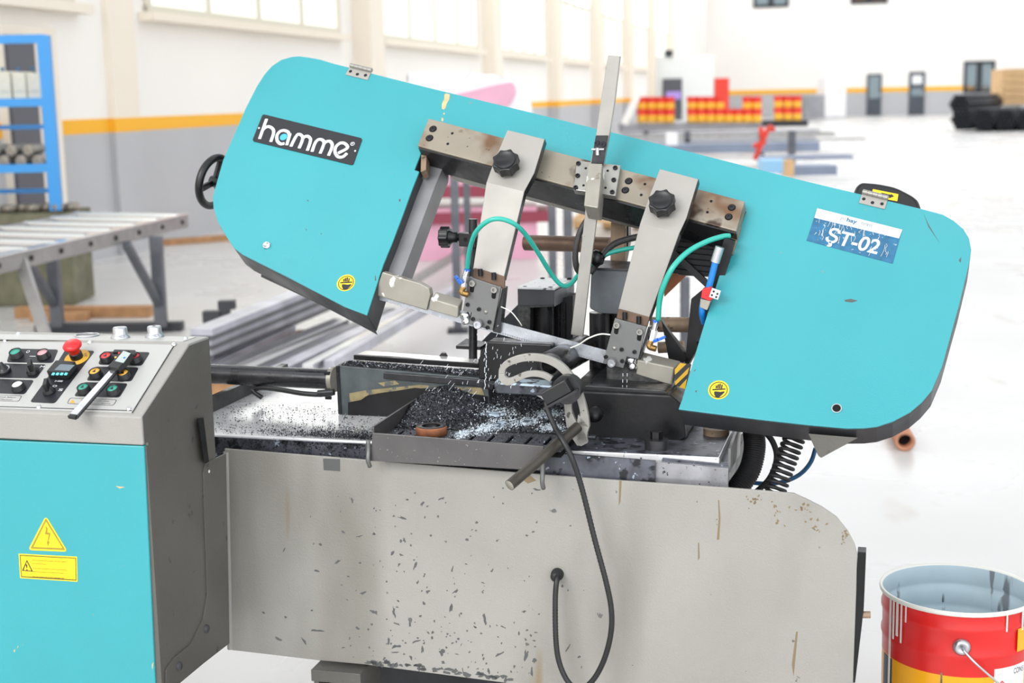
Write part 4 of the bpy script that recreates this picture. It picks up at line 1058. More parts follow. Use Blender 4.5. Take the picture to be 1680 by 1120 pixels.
# black finned motor in the right opening and sloping links
b = MB(); b.px(VF(.36), [(1098, 365), (1205, 392), (1165, 455), (1112, 452), (1090, 425)], -.1, 0); mo = b.build('motor_body', 'black_plastic', rear, bevel=.006)
for k in range(8):
    y = 385+k*9; b = MB(); b.bar(V(1105-k*.6, y-4, .352), V(1190-k*4, y+2, .352), .008, .004, DZ); b.build('cooling_fin', 'black_steel', mo)
b = MB(); b.bar(V(1098, 408, .345), V(1165, 470, .345), .012, .010, DZ); b.build('cable_guide', 'black_hose', mo)
b = MB(); b.hexa([V(1085, 525, .30), V(1098, 545, .30), V(1130, 590, .30), V(1100, 605, .30), V(1085, 520, .34), V(1098, 540, .34), V(1135, 585, .34), V(1105, 600, .34)]); b.build('link_plate', 'black_steel', rear)
b = MB(); b.hexa([V(1134, 490, .30), V(1158, 470, .30), V(1152, 560, .30), V(1122, 610, .30), V(1136, 490, .33), V(1160, 470, .33), V(1154, 560, .33), V(1125, 610, .33)]); b.build('link_plate', 'black_steel', rear)
b = MB(); b.px(VF(.7), [(1085, 440), (1130, 448), (1090, 487)], -.02, 0); b.build('wood_wedge', 'rust', rear)

# ================================================================== slotted quadrant lever with sensor and handle
lev = thing('quadrant_lever', 'slotted steel quadrant lever with round handle bar in front of the blade', 'lever', V(945, 720, 0))
t = .03
QF = VF(t)
def zq(x, y): return (660+x/4.6667, 560+y/4.6667)
def arcs(A, B, nm):
    P = spline([QF.W(*zq(*p), 0) for p in A], 6); Q = spline([QF.W(*zq(*p), 0) for p in B], 6)
    b = MB(); b.strip(P, Q, DZ*.010); return b.build(nm, 'lever_steel', lev, bevel=.0008)
arcs([(735, 250), (745, 200), (800, 140), (920, 100), (1040, 98), (1150, 125), (1250, 190), (1340, 310), (1395, 450), (1425, 580), (1432, 660)],
     [(785, 245), (790, 215), (830, 185), (930, 155), (1040, 154), (1130, 180), (1210, 235), (1290, 340), (1340, 460), (1360, 560), (1345, 640)], 'outer_arc')
arcs([(735, 250), (740, 290), (770, 325), (810, 338), (860, 318), (930, 284), (1000, 270), (1070, 280), (1130, 310)],
     [(785, 245), (785, 262), (795, 275), (815, 282), (860, 266), (930, 236), (1010, 226), (1090, 240), (1150, 272)], 'inner_arc')
arcs([(1205, 400), (1235, 480), (1245, 560), (1258, 650), (1300, 740), (1340, 800)], [(1265, 400), (1290, 470), (1300, 545), (1345, 640), (1400, 700), (1420, 770)], 'inner_arc')
b = MB(); b.px(QF, [zq(*p) for p in [(1345, 560), (1432, 650), (1415, 705), (1420, 775), (1370, 803), (1330, 790), (1325, 700)]], -.010, 0); b.build('lever_foot', 'lever_steel', lev, bevel=.001)
c = QF.W(933, 636, .0); b = MB(); b.cyl(c-QF.n*.005, c+QF.n*.02, .026, seg=24); b.build('pivot_hub', 'oily_steel', lev, bevel=.001)
c = QF.W(918, 624, .02)
sf_ = Fr(QF.W(914, 642, .03), (EX*.86+ZZ*.5), (ZZ*.86-EX*.5))
b = MB(); b.box(sf_, -.026, .026, -.012, .012, -.012, .012); sn = b.build('sensor', 'black_plastic', lev, bevel=.0015)
b = MB(); b.box(sf_, -.034, .034, -.0165, -.0125, -.014, .014); b.build('sensor_bracket', 'oily_steel', sn)
hb0, hb1 = V(948, 700, .02), V(836, 796, -.13)
b = MB(); b.cyl(hb0, hb1, .0098, seg=24); hb = b.build('handle_bar', 'bar_dark', lev, bevel=.001)
b = MB(); d = (hb1-hb0).normalized(); b.lathe(hb1, d, [(.0092, .0), (.0088, .0006), (0, .0008)], 24); b.build('bar_end', 'guard_steel', hb)
b = MB(); c = QF.W(972, 717, .005); b.cyl(c-EX*.008, c+EX*.006, .0045, seg=8); b.build('clamp_bolt', 'bolt', lev)
# ribbed sensor cable hanging in a loop
pts = [(895.7, 654, .0), (898, 671, -.01), (910.7, 701, -.03), (923.6, 723, -.05), (938.6, 752, -.055), (955, 802, -.05), (975, 882, -.05), (994, 953, -.055), (1003, 1000, -.055), (1002, 1040, -.055), (991, 1082, -.055), (973, 1115, -.055), (952, 1130, -.055), (933, 1119, -.055), (918, 1088, -.05), (912, 1049, -.045), (911, 985, -.035), (913, 955, -.028), (916, 943, -.018)]
hose('sensor_cable', [V(*p) for p in pts], .0053, 'black_hose', None, 12, 26, rf=lambda i, n: 1.0 if i % 2 else .84)
tag(bpy.data.objects['sensor_cable'], 'ribbed black cable hanging in a long loop over the grey bed panel', 'cable')

# hoses and spring under the right end
b = MB()
ax = [V(1236, 705, .22), V(1238, 735, .2), V(1230, 770, .18), V(1210, 800, .16), V(1190, 820, .15)]
b.tube(ax, .0205, 20, 40, rf=lambda i, n: 1.0 if i % 4 in (1, 2) else .88)
tag(b.build('corrugated_hose', 'rubber'), 'thick black corrugated hose under the right end of the saw head', 'hose')
hose('black_cable', [V(1250, 702, .2), V(1268, 725, .2), V(1274, 752, .2), V(1262, 785, .2), V(1235, 812, .2)], .0055, 'rubber', None); tag(bpy.data.objects['black_cable'], 'smooth black cable curving between corrugated hose and coil spring', 'cable')
hose('blue_air_line', [V(1338, 735, .26), V(1330, 758, .26), V(1312, 778, .26), V(1285, 790, .26), V(1255, 793, .26), V(1220, 790, .26)], .0042, mat('dark_blue_tube', (22, 78, 116), .35), None); tag(bpy.data.objects['blue_air_line'], 'dark blue air line looping behind the coil spring', 'air line')
p0, p1 = V(1308, 705, .16), V(1262, 830, .10)
d = (p1-p0); L = d.length; d.normalize(); x = d.orthogonal().normalized(); y = d.cross(x)
turns = 14; pts = [p0 + d*L*k/(turns*14) + (x*math.cos(6.28318*k/14)+y*math.sin(6.28318*k/14))*.0175 for k in range(turns*14+1)]
b = MB(); b.tube(pts, .0034, 8, 0)
tag(b.build('coil_spring', 'rubber'), 'black coil spring between the saw head bracket and the bed', 'spring')

# ================================================================== CONTROL CABINET
cab = thing('control_cabinet', 'grey control cabinet with turquoise door and sloping button panel at the left', 'control cabinet', MP(-.3, -.2, 0))
TF, TB, TC = -.326, -.086, -.34
ZTOP = .935; ZL = .795; ZS = .843; TS = -.162
UL = -.75
sfr = SF(CU)
# body: console profile extruded along the machine
ZF0, ZB0 = SF(CU).W(291, 1121).z, SF(CU).W(372, 1058).z
ZF0 = ZB0 = (ZF0+ZB0)/2
prof = [(TF, ZF0), (TB, ZB0), (TB, ZTOP), (TS, ZTOP), (TC, ZS), (TC, ZL), (TF, ZL)]
b = MB(); b.prism(sfr, prof, UL-CU, 0); body = b.build('body', 'grey_paint_plain', cab, bevel=.0025)
b = MB(); b.prism(sfr, [(TF+.002, ZF0), (TB-.002, ZB0), (TB-.002, ZTOP-.004), (TS, ZTOP-.004), (TC+.004, ZS), (TC+.004, ZL+.002), (TF+.002, ZL+.002)], 0, .0006); b.build('side_panel', 'dark_grey', cab)
b = MB(); b.px(VF(TF-.012), [(-200, 714), (236, 731.5), (256, 1150), (-200, 1135)], -.012, 0); dr = b.build('door', 'teal_paint', cab, bevel=.002)
dr['label'] = 'turquoise painted cabinet door'
b = MB(); b.mbox(CU-.016, CU-.010, TF-.006, TF, ZF0, ZL-.004); b.build('door_seal', 'black_steel', cab)
b = MB(); b.mbox(CU-.008, CU+.002, TF-.008, TF, ZF0, ZL-.003); b.build('door_edge_lip', 'dark_grey', cab)
b = MB(); b.hexa([SF(CU+.001).W(324.6, 686), SF(CU+.001).W(334, 685), SF(CU+.001).W(343, 757), SF(CU+.001).W(335, 759)] + [SF(CU+.012).W(324.6, 686), SF(CU+.012).W(334, 685), SF(CU+.012).W(343, 757), SF(CU+.012).W(335, 759)]); b.build('edge_bracket', 'black_steel', cab)
DF = VF(TF-.012)
for u_ in (-.62, -.3):
    b = MB(); b.mbox(u_, u_+.08, TF+.05, TB-.03, 0, ZF0); b.build('leg', 'black_steel', cab)
# stickers on the door
b = MB(); b.px(DF, [(75, 846), (111, 905), (46, 902)], 0, .0006, r=.008); tr = b.build('warning_triangle', 'yellow_sticker', cab)
tr['label'] = 'yellow electric shock warning triangle'
def tri_band(o, i, mt, par, w):
    A = [DF.W(*p, w) for p in o]+[DF.W(*o[0], w)]; B = [DF.W(*p, w) for p in i]+[DF.W(*i[0], w)]
    bb = MB(); bb.strip(A, B, DF.n*-.0003); bb.build('border', mt, par)
tri_band([(75.3, 850), (107, 902), (50, 899.5)], [(75.3, 855), (102.5, 899), (54.5, 897)], mat('dull_olive', (150, 126, 40), .6), tr, .0009)
b = MB(); b.px(DF, [(74, 862), (78, 866), (77.5, 873), (83, 874.5), (79.5, 888), (81.5, 888), (78.5, 896), (76.5, 888), (78, 888), (80, 877), (73.5, 876), (75.5, 868)], .0006, .0009); b.build('lightning_symbol', 'dull_olive', tr)
b = MB(); b.px(DF, [(30.5, 908), (126, 913), (127, 954), (33, 948)], 0, .0006); ws = b.build('warning_label', 'yellow_sticker', cab)
ws['label'] = 'yellow warning label with small print'
tri_band([(32.5, 910), (124.5, 915), (125.3, 952), (34.7, 946.2)], [(33.6, 911.2), (123.5, 916), (124.2, 950.6), (35.6, 945)], 'print_black', ws, .0009)
tri_band([(44, 918), (54, 937.5), (36, 936)], [(44, 921), (51.5, 936), (38.5, 935)], 'print_black', ws, .0009)
text('exclamation_mark', '!', DF, DF.uv(44.3, 930), .003, .011, 0, 'print_black', ws, w=.0009)
lrot = math.atan2(DF.uv(126, 913)[1]-DF.uv(30.5, 908)[1], DF.uv(126, 913)[0]-DF.uv(30.5, 908)[0])
for k, (s, wd) in enumerate((('Elektrik panosunda islem yapmadan once salteri kapatiniz', .067), ('ve su ile temas ettirmeyiniz', .028), ('Do not make any operation on the electric panel when your', .067), ('hands are wet or when you are standing on a wet ground', .062), ('Wenn der Schaltschrank auf dem Nasskontakt nicht', .062))):
    y = 918.3+k*5.6+(2 if k > 1 else 0)+(2 if k > 3 else 0); u0, v0 = DF.uv(53.5, y)
    text('label_print', s, DF, (u0+wd*.5*math.cos(lrot), v0+wd*.5*math.sin(lrot)), wd, .0028, lrot, 'print_black', ws, w=.0009)
for q in ([(22, 1067), (25, 1064), (24, 1070)], [(29, 1059), (30, 1060), (28.5, 1064)], [(190, 797), (205, 799), (196, 801)], [(249, 1090), (252, 1085), (250, 1098)]):
    b = MB(); b.px(DF, q, 0, .0003); b.build('paint_chip', 'wear_tan', dr)

# sloping control panel
PAN = Fr(MP(CU, TC, ZS), EX, DZ*(TS-TC)+ZZ*(ZTOP-ZS))
def zc(x, y): return (x/4.6667, 520+y/4.6667)
pq = [(-400, 150), (35, 183), (1335, 212), (1010, 733), (0, 698), (-400, 690)]
b = MB(); b.px(PAN, [zc(*p) for p in pq], 0, .0012); pl = b.build('control_panel', 'panel_metal', cab)
pl['label'] = 'light metal control panel with buttons'
b = MB()
for p, q in (((1335, 212), (1010, 733)), ((1010, 716), (-400, 672))):
    A = PAN.W(*zc(*p), .0014); B = PAN.W(*zc(*q), .0014); b.bar(A, B, .0014, .0006, PAN.n)
b.build('panel_border_line', 'print_black', pl)
def group_plate(pts, r=.006):
    b = MB(); b.px(PAN, [zc(*p) for p in pts], .0012, .0016, r=r); return b.build('black_field', 'print_black', pl)
group_plate([(85, 240), (447, 248), (405, 350), (50, 345)]); group_plate([(-120, 350), (355, 362), (280, 468), (-160, 462)]); group_plate([(-120, 468), (262, 482), (190, 590), (-160, 578)])
group_plate([(500, 250), (727, 258), (420, 660), (228, 650), (380, 440)])
group_plate([(790, 262), (1150, 268), (1085, 372), (750, 362)]); group_plate([(725, 378), (1065, 385), (1005, 492), (660, 485)]); group_plate([(640, 497), (980, 507), (915, 615), (565, 605)])
def px_r(c, rp): return rp*(c-CAM).length/FPX
def button(x, y, cap, rz=46, hz=.011, lit=None):
    c = PAN.W(*zc(x, y+38), .0016); R = px_r(c, rz/4.6667)
    b = MB(); b.lathe(c, PAN.n, [(R*1.1, 0), (R*1.1, .003), (R, .004), (R, hz), (R*.88, hz+.001), (R*.86, hz-.002)], 24); bt = b.build('push_button', 'black_plastic', cab)
    b = MB(); b.lathe(c, PAN.n, [(R*.86, hz-.002), (R*.8, hz-.0006), (0, hz)], 24); b.build('button_cap', cap, bt)
    return bt, c, R, hz
for x, y, cp in ((130, 262, 'green_button'), (338, 268, 'pale_red_button'), (146, 512, 'white_button'), (822, 292, 'red_button'), (1042, 296, 'red_button'), (738, 412, 'yellow_button'), (955, 424, 'yellow_button'), (648, 532, 'green_button'), (873, 544, 'green_button')):
    bt, c, R, hz = button(x, y, cp)
    if x > 600:
        s = 1 if x > 800 else -1
        f = Fr(c, PAN.a, PAN.b); b = MB()
        b.prism(f, [(-R*.3, -R*.3), (R*.3, -R*.3), (0, R*.4)], hz, hz+.0004); b.build('arrow_symbol', 'print_black', bt)
def selector(x, y, a):
    c = PAN.W(*zc(x, y), .0016); R = px_r(c, 10)
    b = MB(); b.lathe(c, PAN.n, [(R, 0), (R, .004), (R*.8, .006), (R*.8, .010), (0, .010)], 24); s = b.build('selector_switch', 'black_plastic', cab)
    f = Fr(c, PAN.a*math.cos(a)+PAN.b*math.sin(a), PAN.b*math.cos(a)-PAN.a*math.sin(a)); b = MB(); b.box(f, -R*.32, R*.32, -R*.9, R*.9, .008, .024); b.build('selector_grip', 'black_plastic', s, bevel=.0015)
selector(255, 425, .5); selector(378, 575, .35)
c = PAN.W(*zc(35, 420), .0016); R = px_r(c, 10.5)
b = MB(); b.lathe(c, PAN.n, [(R, 0), (R, .005), (R*.92, .007), (R*.7, .007), (R*.6, .012), (R*.35, .014), (R*.3, .02), (0, .021)], 24); ks = b.build('key_switch', 'black_plastic', cab)
b = MB(); b.lathe(c, PAN.n, [(R*.93, .0072), (R*.72, .0072), (R*.72, .006)], 24); b.build('key_ring', 'zinc', ks)
# emergency stop
c = PAN.W(*zc(590, 310), .0016); R = px_r(c, 20)
b = MB(); b.lathe(c, PAN.n, [(R, 0), (R, .0006), (0, .0006)], 32); es = b.build('emergency_stop', 'estop_yellow', cab)
b = MB(); b.lathe(c, PAN.n, [(R*.5, 0), (R*.5, .010), (R*.46, .012), (0, .012)], 24); b.build('stop_collar', 'black_plastic', es)
b = MB(); b.lathe(c, PAN.n, [(R*.42, .010), (R*.44, .020), (R*.72, .024), (R*.75, .028), (R*.6, .032), (0, .034)], 28); b.build('stop_mushroom', 'red_plastic', es)
text('stop_lettering', 'STOP', PAN, (lambda p: (p[0], p[1]))(PAN.uv(*zc(655, 290), .002)), .012, .004, -.9, 'print_black', es, w=.0024)
# speed display
f = Fr(PAN.W(*zc(485, 430), .0016), PAN.a, PAN.b)
b = MB(); b.px(PAN, [zc(*p) for p in [(450, 385), (600, 395), (530, 480), (378, 470)]], .0016, .018, at=.0016); sd = b.build('speed_display', 'black_plastic', cab, bevel=.0012)
b = MB(); b.px(PAN, [zc(*p) for p in [(462, 360), (572, 366), (528, 412), (415, 404)]], .018, .0184); b.build('display_window', 'screen', sd)
for i in range(4):
    x = 412+i*32; b = MB(); b.px(PAN, [zc(*p) for p in [(x-10, 424), (x+12, 425), (x+2, 444), (x-20, 443)]], .018, .0186, r=.001); b.build('display_key', 'cyan_key', sd)
for s, x, y, wd, hh in (('2-000', 450, 490, .015, .004), ('M', 325, 380, .008, .006), ('O', 215, 265, .006, .007), ('—', 250, 300, .012, .001), ('O', 420, 528, .008, .005), ('S', 465, 557, .008, .006)):
    text('panel_print', s, PAN, PAN.uv(*zc(x, y), .0017), wd, hh, 0, 'white_print', pl, w=.0019)
def caption(pts, lines):
    uv = [PAN.uv(*zc(*p), .0014) for p in pts]; rp = roundpoly(uv, .004, 4)
    A = [PAN.w(u, v, .0016) for u, v in rp+rp[:1]]; cx = sum(u for u, v in rp)/len(rp); cy = sum(v for u, v in rp)/len(rp)
    B = [PAN.w(u+(cx-u)*.02, v+(cy-v)*.08, .0016) for u, v in rp+rp[:1]]
    b = MB(); b.strip(A, B, PAN.n*-.0003); b.build('caption_frame', 'print_black', pl)
    for s, x, y, wd in lines: text('caption_print', s, PAN, PAN.uv(*zc(x, y), .0014), wd, .0036, 0, 'print_black', pl, w=.0016)
caption([(535, 618), (898, 632), (870, 676), (512, 662)], [('Makina Calismadan Once', 730, 640, .052), ('Kullanma Kilavuzunu Okuyunuz', 730, 658, .056)])
caption([(-200, 590), (170, 600), (145, 645), (-220, 635)], [('Read Manual, Before', 20, 612, .05), ('Using Machine!', 15, 630, .04)])
b = MB(); b.px(PAN, [zc(*p) for p in [(556, 628), (572, 656), (532, 654)]], .0014, .0018); b.build('caution_symbol', 'estop_yellow', pl)
def pan_screw(x, y, fr=PAN, w=.0012, r=.0045):
    c = fr.W(*zc(x, y), w); b = MB(); b.lathe(c, fr.n, [(r, 0), (r*.9, .0022), (r*.5, .0034), (0, .0038)], 14); b.build('dome_screw', 'chrome', pl)
for x, y in ((38, 184), (685, 198), (1330, 212), (985, 705), (297, 690)): pan_screw(x, y)
# top with plate, ring and two valves
TOPF = HF(ZTOP)
b = MB(); b.px(TOPF, [zc(*p) for p in [(-100, 128), (1500, 150), (1400, 185), (-140, 165)]], 0, .0012); tp = b.build('top_plate', 'panel_metal', cab)
pan_screw(140, 130, TOPF); pan_screw(1420, 165, TOPF)
c = TOPF.W(*zc(665, 142), .0012); b = MB(); b.tube([c+EX*.021*math.cos(6.2832*k/32)+DZ*.021*math.sin(6.2832*k/32)+ZZ*.001 for k in range(32)], .0017, 6, 0, closed=True); b.build('lens_ring', 'zinc', tp)
for x, y in ((922, 158), (1185, 150)):
    c = TOPF.W(*zc(x, y), .0012); k = .0158/.0165
    b = MB(); b.lathe(c, ZZ, [(.0172, 0), (.0172, .002), (.014, .005), (.0128, .008), (.0128, .017), (.0115, .0195), (.006, .0198), (0, .0198)], 26); v = b.build('regulator_knob', 'zinc', cab)
    if x > 1000: b = MB(); b.lathe(c, ZZ, [(.0035, .020), (0, .0201)], 12); b.build('socket', 'hole', v)

# digital caliper lying on the panel
CAL = Fr(PAN.W(*zc(700, 570), .016), PAN.a, PAN.b)
cal = thing('digital_caliper', 'black digital caliper with steel beam lying across the panel buttons', 'caliper', CAL.o)
def cpx(b, pts, w0, w1): return b.px(CAL, [zc(*p) for p in pts], w0, w1)
b = MB(); cpx(b, [(515, 757), (575, 767), (890, 404), (848, 396)], 0, .0035); b.build('beam', 'bright_steel', cal, bevel=.0006)
b = MB(); cpx(b, [(515, 757), (575, 767), (590, 745), (536, 738)], -.001, .005); b.build('beam_end', 'black_plastic', cal, bevel=.0006)
b = MB(); cpx(b, [(575, 767), (590, 767), (905, 408), (890, 404)], 0, .0036); b.build('scale_edge', 'print_black', cal)
b = MB(); cpx(b, [(820, 378), (905, 398), (1015, 275), (935, 250)], -.001, .011); ch = b.build('slider_housing', 'black_plastic', cal, bevel=.002)
b = MB(); cpx(b, [(880, 335), (945, 350), (1000, 276), (945, 258)], .011, .0115); b.build('display', 'lcd', ch)
b = MB(); cpx(b, [(875, 246), (1035, 250), (1045, 275), (1015, 290), (990, 262), (860, 268)], -.001, .004); b.build('jaws', 'black_plastic', cal, bevel=.0008)
for x, y, mt in ((885, 308, 'yellow_button'), (912, 275, 'red_plastic'), (952, 312, 'blue_plastic')):
    c = CAL.W(*zc(x, y), .0115); b = MB(); b.lathe(c, CAL.n, [(.0022, 0), (.0018, .001), (0, .0012)], 10); b.build('caliper_button', mt, ch)

# ================================================================== PAINT BUCKET
bc = H(1571, 963, .385); bc.z = 0
R = .1475
bk = thing('paint_bucket', 'used red and yellow metal paint bucket with pale blue inside, right of the bed', 'bucket', bc)
prof = [(R*.93, 0), (R*.94, .01), (R*.955, .235)]
b = MB(); b.lathe(bc, ZZ, [(0, .004), (R*.93, .002), (R*.945, .012), (R*.955, .257)], 56); b.build('yellow_wall', 'bucket_yellow', bk)
b = MB(); b.lathe(bc, ZZ, [(R*.955, .257), (R*.957, .285), (R*.975, .293), (R*.975, .299), (R*.958, .306), (R*.962, .338), (R*.98, .345), (R*.98, .352), (R*.962, .358), (R*.97, .378)], 56); b.build('red_wall', 'bucket_red', bk)
b = MB(); b.lathe(bc, ZZ, [(R*.965, .376), (R*1.0, .378), (R*1.008, .382), (R*1.0, .386), (R*.975, .386), (R*.965, .382)], 56); b.build('rim', 'paint_drip', bk)
b = MB(); b.lathe(bc, ZZ, [(R*.966, .382), (R*.95, .35), (R*.965, .346), (R*.965, .34), (R*.945, .333), (R*.94, .305), (R*.955, .3), (R*.955, .293), (R*.935, .287), (R*.925, .02), (0, .02)], 56); b.build('inside', 'bucket_inside', bk)
def bka(px, py, z):
    """angle on the bucket wall seen at pixel column px at height z"""
    best = None
    for k in range(720):
        a = 6.28318531*k/720; p = bc+Vec((R*.965*math.cos(a), R*.965*math.sin(a), z))
        if (Vec((math.cos(a), math.sin(a), 0))).dot(CAM-p) < 0: continue
        q = p-CAM; zz_ = q.dot(FWD); x = 840+FPX*q.dot(RGT)/zz_
        if best is None or abs(x-px) < best[0]: best = (abs(x-px), a)
    return best[1]
def wall_patch(b, a0, a1, z0, z1, off, n=8, r=None):
    rr = (R*.965 if r is None else r)+off
    A = [bc+Vec((rr*math.cos(a0+(a1-a0)*k/n), rr*math.sin(a0+(a1-a0)*k/n), z1)) for k in range(n+1)]
    B = [bc+Vec((rr*math.cos(a0+(a1-a0)*k/n), rr*math.sin(a0+(a1-a0)*k/n), z0)) for k in range(n+1)]
    m_ = Vec((math.cos((a0+a1)/2), math.sin((a0+a1)/2), 0))
    return b.strip(A, B, m_*-.001)
for i, (x, z0, wd) in enumerate(((1468, .30, .016), (1474, .31, .02), (1480, .30, .012), (1463, .20, .02), (1487, .345, .01), (1675, .34, .014), (1650, .345, .01))):
    a = bka(x, 0, .34); b = MB(); wall_patch(b, a-wd, a+wd, z0, .378, .0035); b.build('paint_run', 'paint_drip', bk)
a = bka(1577, 0, .31); p = bc+Vec((R*.965*math.cos(a), R*.965*math.sin(a), .318)); n_ = Vec((math.cos(a), math.sin(a), 0))
b = MB(); b.lathe(p, n_, [(.0165, 0), (.0165, .003), (.012, .008), (.009, .009), (.006, .007), (0, .007)], 24); b.build('handle_boss', 'zinc', bk)
a2 = bka(1680, 0, .2)
wp = [p+n_*.01]
for k in range(1, 13):
    aa = a+k*.135; wp.append(bc+Vec(((R+.014)*math.cos(aa), (R+.014)*math.sin(aa), .318-.16*math.sin(min(k, 12)/12*math.pi*.5))))
b = MB(); b.tube(wp, .0024, 8, 4); b.build('wire_handle', 'zinc', bk)
a = bka(1632, 0, .25); b = MB(); wall_patch(b, a, a+.55, .14, .272, .0008, 12, R*.957); lb = b.build('hazard_label', 'white_print', bk)
# hazard pictograms: red diamonds on the label
def lab_pt(s, z): aa = a+s; rr = R*.957+.0016; return bc+Vec((rr*math.cos(aa), rr*math.sin(aa), z))
def diamond(s, z, h):
    bb = MB(); ws = h/(R*.957)
    o = [lab_pt(s, z+h), lab_pt(s+ws, z), lab_pt(s, z-h), lab_pt(s-ws, z), lab_pt(s, z+h)]
    i = [lab_pt(s, z+h*.82), lab_pt(s+ws*.82, z), lab_pt(s, z-h*.82), lab_pt(s-ws*.82, z), lab_pt(s, z+h*.82)]
    bb.strip(o, i, Vec((math.cos(a+s), math.sin(a+s), 0))*-.0004); bb.build('hazard_diamond', 'bucket_red', lb)
    bb = MB(); bb.strip([lab_pt(s-ws*.18, z-h*.35), lab_pt(s-ws*.3, z), lab_pt(s, z+h*.45)], [lab_pt(s+ws*.18, z-h*.35), lab_pt(s+ws*.3, z), lab_pt(s+.001, z+h*.45)], Vec((math.cos(a+s), math.sin(a+s), 0))*-.0004); bb.build('hazard_symbol', 'print_black', lb)
diamond(.115, .232, .016); diamond(.22, .212, .016); diamond(.115, .19, .016)
af = a+.36; lf = Fr(lab_pt(.40, .262), Vec((-math.sin(af), math.cos(af), 0)), ZZ)
text('label_print', 'CONS', lf, (0, 0), .028, .011, 0, 'print_black', lb, w=.001)
lf2 = Fr(lab_pt(.12, .262), Vec((-math.sin(a+.12), math.cos(a+.12), 0)), ZZ)
text('label_print', 'Before use Consult', lf2, (0, 0), .026, .003, 0, 'grey_print', lb, w=.001)
a3 = bka(1667, 0, .31); b = MB(); wall_patch(b, a3, a3+.3, .30, .345, .0035, 6); pg = b.build('glove_label', 'bucket_yellow', bk)

a4 = bka(1460, 0, .2); b = MB(); wall_patch(b, a4-.25, a4+.02, .01, .255, .0006, 8, R*.955); b.build('navy_print', 'navy', bk)
b = MB(); a5 = bka(1543, 0, .2); wall_patch(b, a5-.012, a5+.012, .03, .262, .0008, 3, R*.957); b.build('thin_paint_run', 'worn_tan', bk)

# ================================================================== BACKGROUND, left
def ybox(b, x0, x1, y0, y1, yy, depth):
    """box whose front face covers the pixel rectangle at distance yy"""
    p = [Y(x0, y1, yy), Y(x1, y1, yy), Y(x1, y0, yy), Y(x0, y0, yy)]
    ux = (p[1].x+p[2].x)/2; lx = (p[0].x+p[3].x)/2; lz = (p[0].z+p[1].z)/2; uz = (p[2].z+p[3].z)/2
    return b.box(YF(yy), lx, ux, lz, uz, -depth, 0)
SY = 9.7
sh = thing('shelf_rack', 'bright blue steel shelf rack holding cartons at the left hall wall', 'shelf', Y(20, 345, SY))
SK = Vec((-.14, .42, 0))
for k_ in range(4):
    p = Y(72, 58, SY) - Vec((1.0*(k_//2), 0, 0)) + SK*(k_ % 2); q = Vec((p.x, p.y, Y(90, 345, SY).z)); b = MB(); b.bar(p, q, .075, .06, Vec((0, 1, 0))); b.build('post', 'shelf_blue', sh)
xr = Y(72, 58, SY).x; xl = xr-1.0
for y in (64, 168, 276):
    z = Y(40, y, SY).z
    b = MB(); b.box(YF(SY), xl, xr, z-.028, z+.028, -.04, .024); b.build('shelf_beam', 'shelf_blue', sh)
    if y > 64: P4 = [Vec((xl, SY+.04, z-.012)), Vec((xr, SY+.04, z-.012)), Vec((xr, SY+.04, z-.012))+SK, Vec((xl, SY+.04, z-.012))+SK]; b = MB(); b.hexa(P4+[v_+ZZ*.024 for v_ in P4]); b.build('shelf_board', 'shelf_blue', sh)
for y in (208, 312):
    z = Y(40, y, SY+.5).z
    b = MB(); b.box(YF(SY+.42), xl-.14, xr-.14, z-.015, z+.015, -.02, .02); b.build('rear_brace', 'shelf_blue', sh)
zs = Y(40, 168, SY).z+.012
for i, (x0, x1, y0) in enumerate(((-4, 19, 117), (22, 44, 118), (46, 68, 120))):
    a, c = Y(x0, 160, SY+.12).x, Y(x1, 160, SY+.12).x
    b = MB(); b.box(YF(SY+.12), a, c, zs, Y((x0+x1)/2, y0, SY+.12).z, -.2, 0)
    cb = tag(b.build('carton', 'carton', None, bevel=.004), ('wide cream carton at the picture edge on the blue shelf', 'middle cream carton on the upper blue shelf', 'cream carton next to the blue shelf post')[i], 'carton', 'cartons on the blue shelf')
    b = MB(); b.box(YF(SY+.119), (a+c)/2-.012, (a+c)/2+.012, zs+.2, zs+.225, -.001, .001); b.build('printed_mark', 'sticker_blue', cb)
    b = MB(); b.box(YF(SY+.119), a+.004, c-.004, zs+.06, zs+.064, -.001, .001); b.build('tape_line', 'grey_print', cb)
zs = Y(40, 276, SY).z+.012
random.seed(21)
for i in range(9):
    a = xl+.42+(i % 5)*.115; r = .038; z = zs+r+(i//5)*.072
    b = MB(); b.cyl((a+(i//5)*.055, SY+.05, z), (a+(i//5)*.055, SY+.3, z), r, seg=12)
    o = tag(b.build('tool_roll', 'parts_grey'), 'dark round tool part, %s from left in the %s layer on the blue shelf' % (('first', 'second', 'third', 'fourth', 'fifth')[i % 5], ('bottom', 'top')[i//5]), 'tool', 'tool parts on the lower blue shelf')
b = MB(); b.box(YF(9.66), -4.15, Y(118, 440, 9.66).x, 0, Y(60, 352, 9.66).z, -.5, 0)
ob = tag(b.build('storage_chest', 'green_olive', None, bevel=.01), 'olive green storage chest on the floor below the blue shelf', 'chest')
b = MB(); b.box(YF(9.65), -4.16, Y(118, 440, 9.66).x+.01, Y(60, 366, 9.66).z, Y(60, 352, 9.66).z+.01, -.5, .02); b.build('chest_lid', 'green_olive', ob)
random.seed(4)
for i in range(6):
    x = Y(12+i*20, 345, 9.7).x; z = Y(60, 352, 9.66).z+.012
    b = MB(); b.lathe((x, 9.72+.06*(i % 2), z), ZZ, [(0, 0), (.05, 0), (.055, .05), (.04, .055), (.03, .03), (0, .03)], 12)
    tag(b.build('machine_part', 'parts_grey'), 'small turned metal part, %s from left on the olive chest' % ('first', 'second', 'third', 'fourth', 'fifth', 'sixth')[i], 'machine part', 'parts on the olive chest')
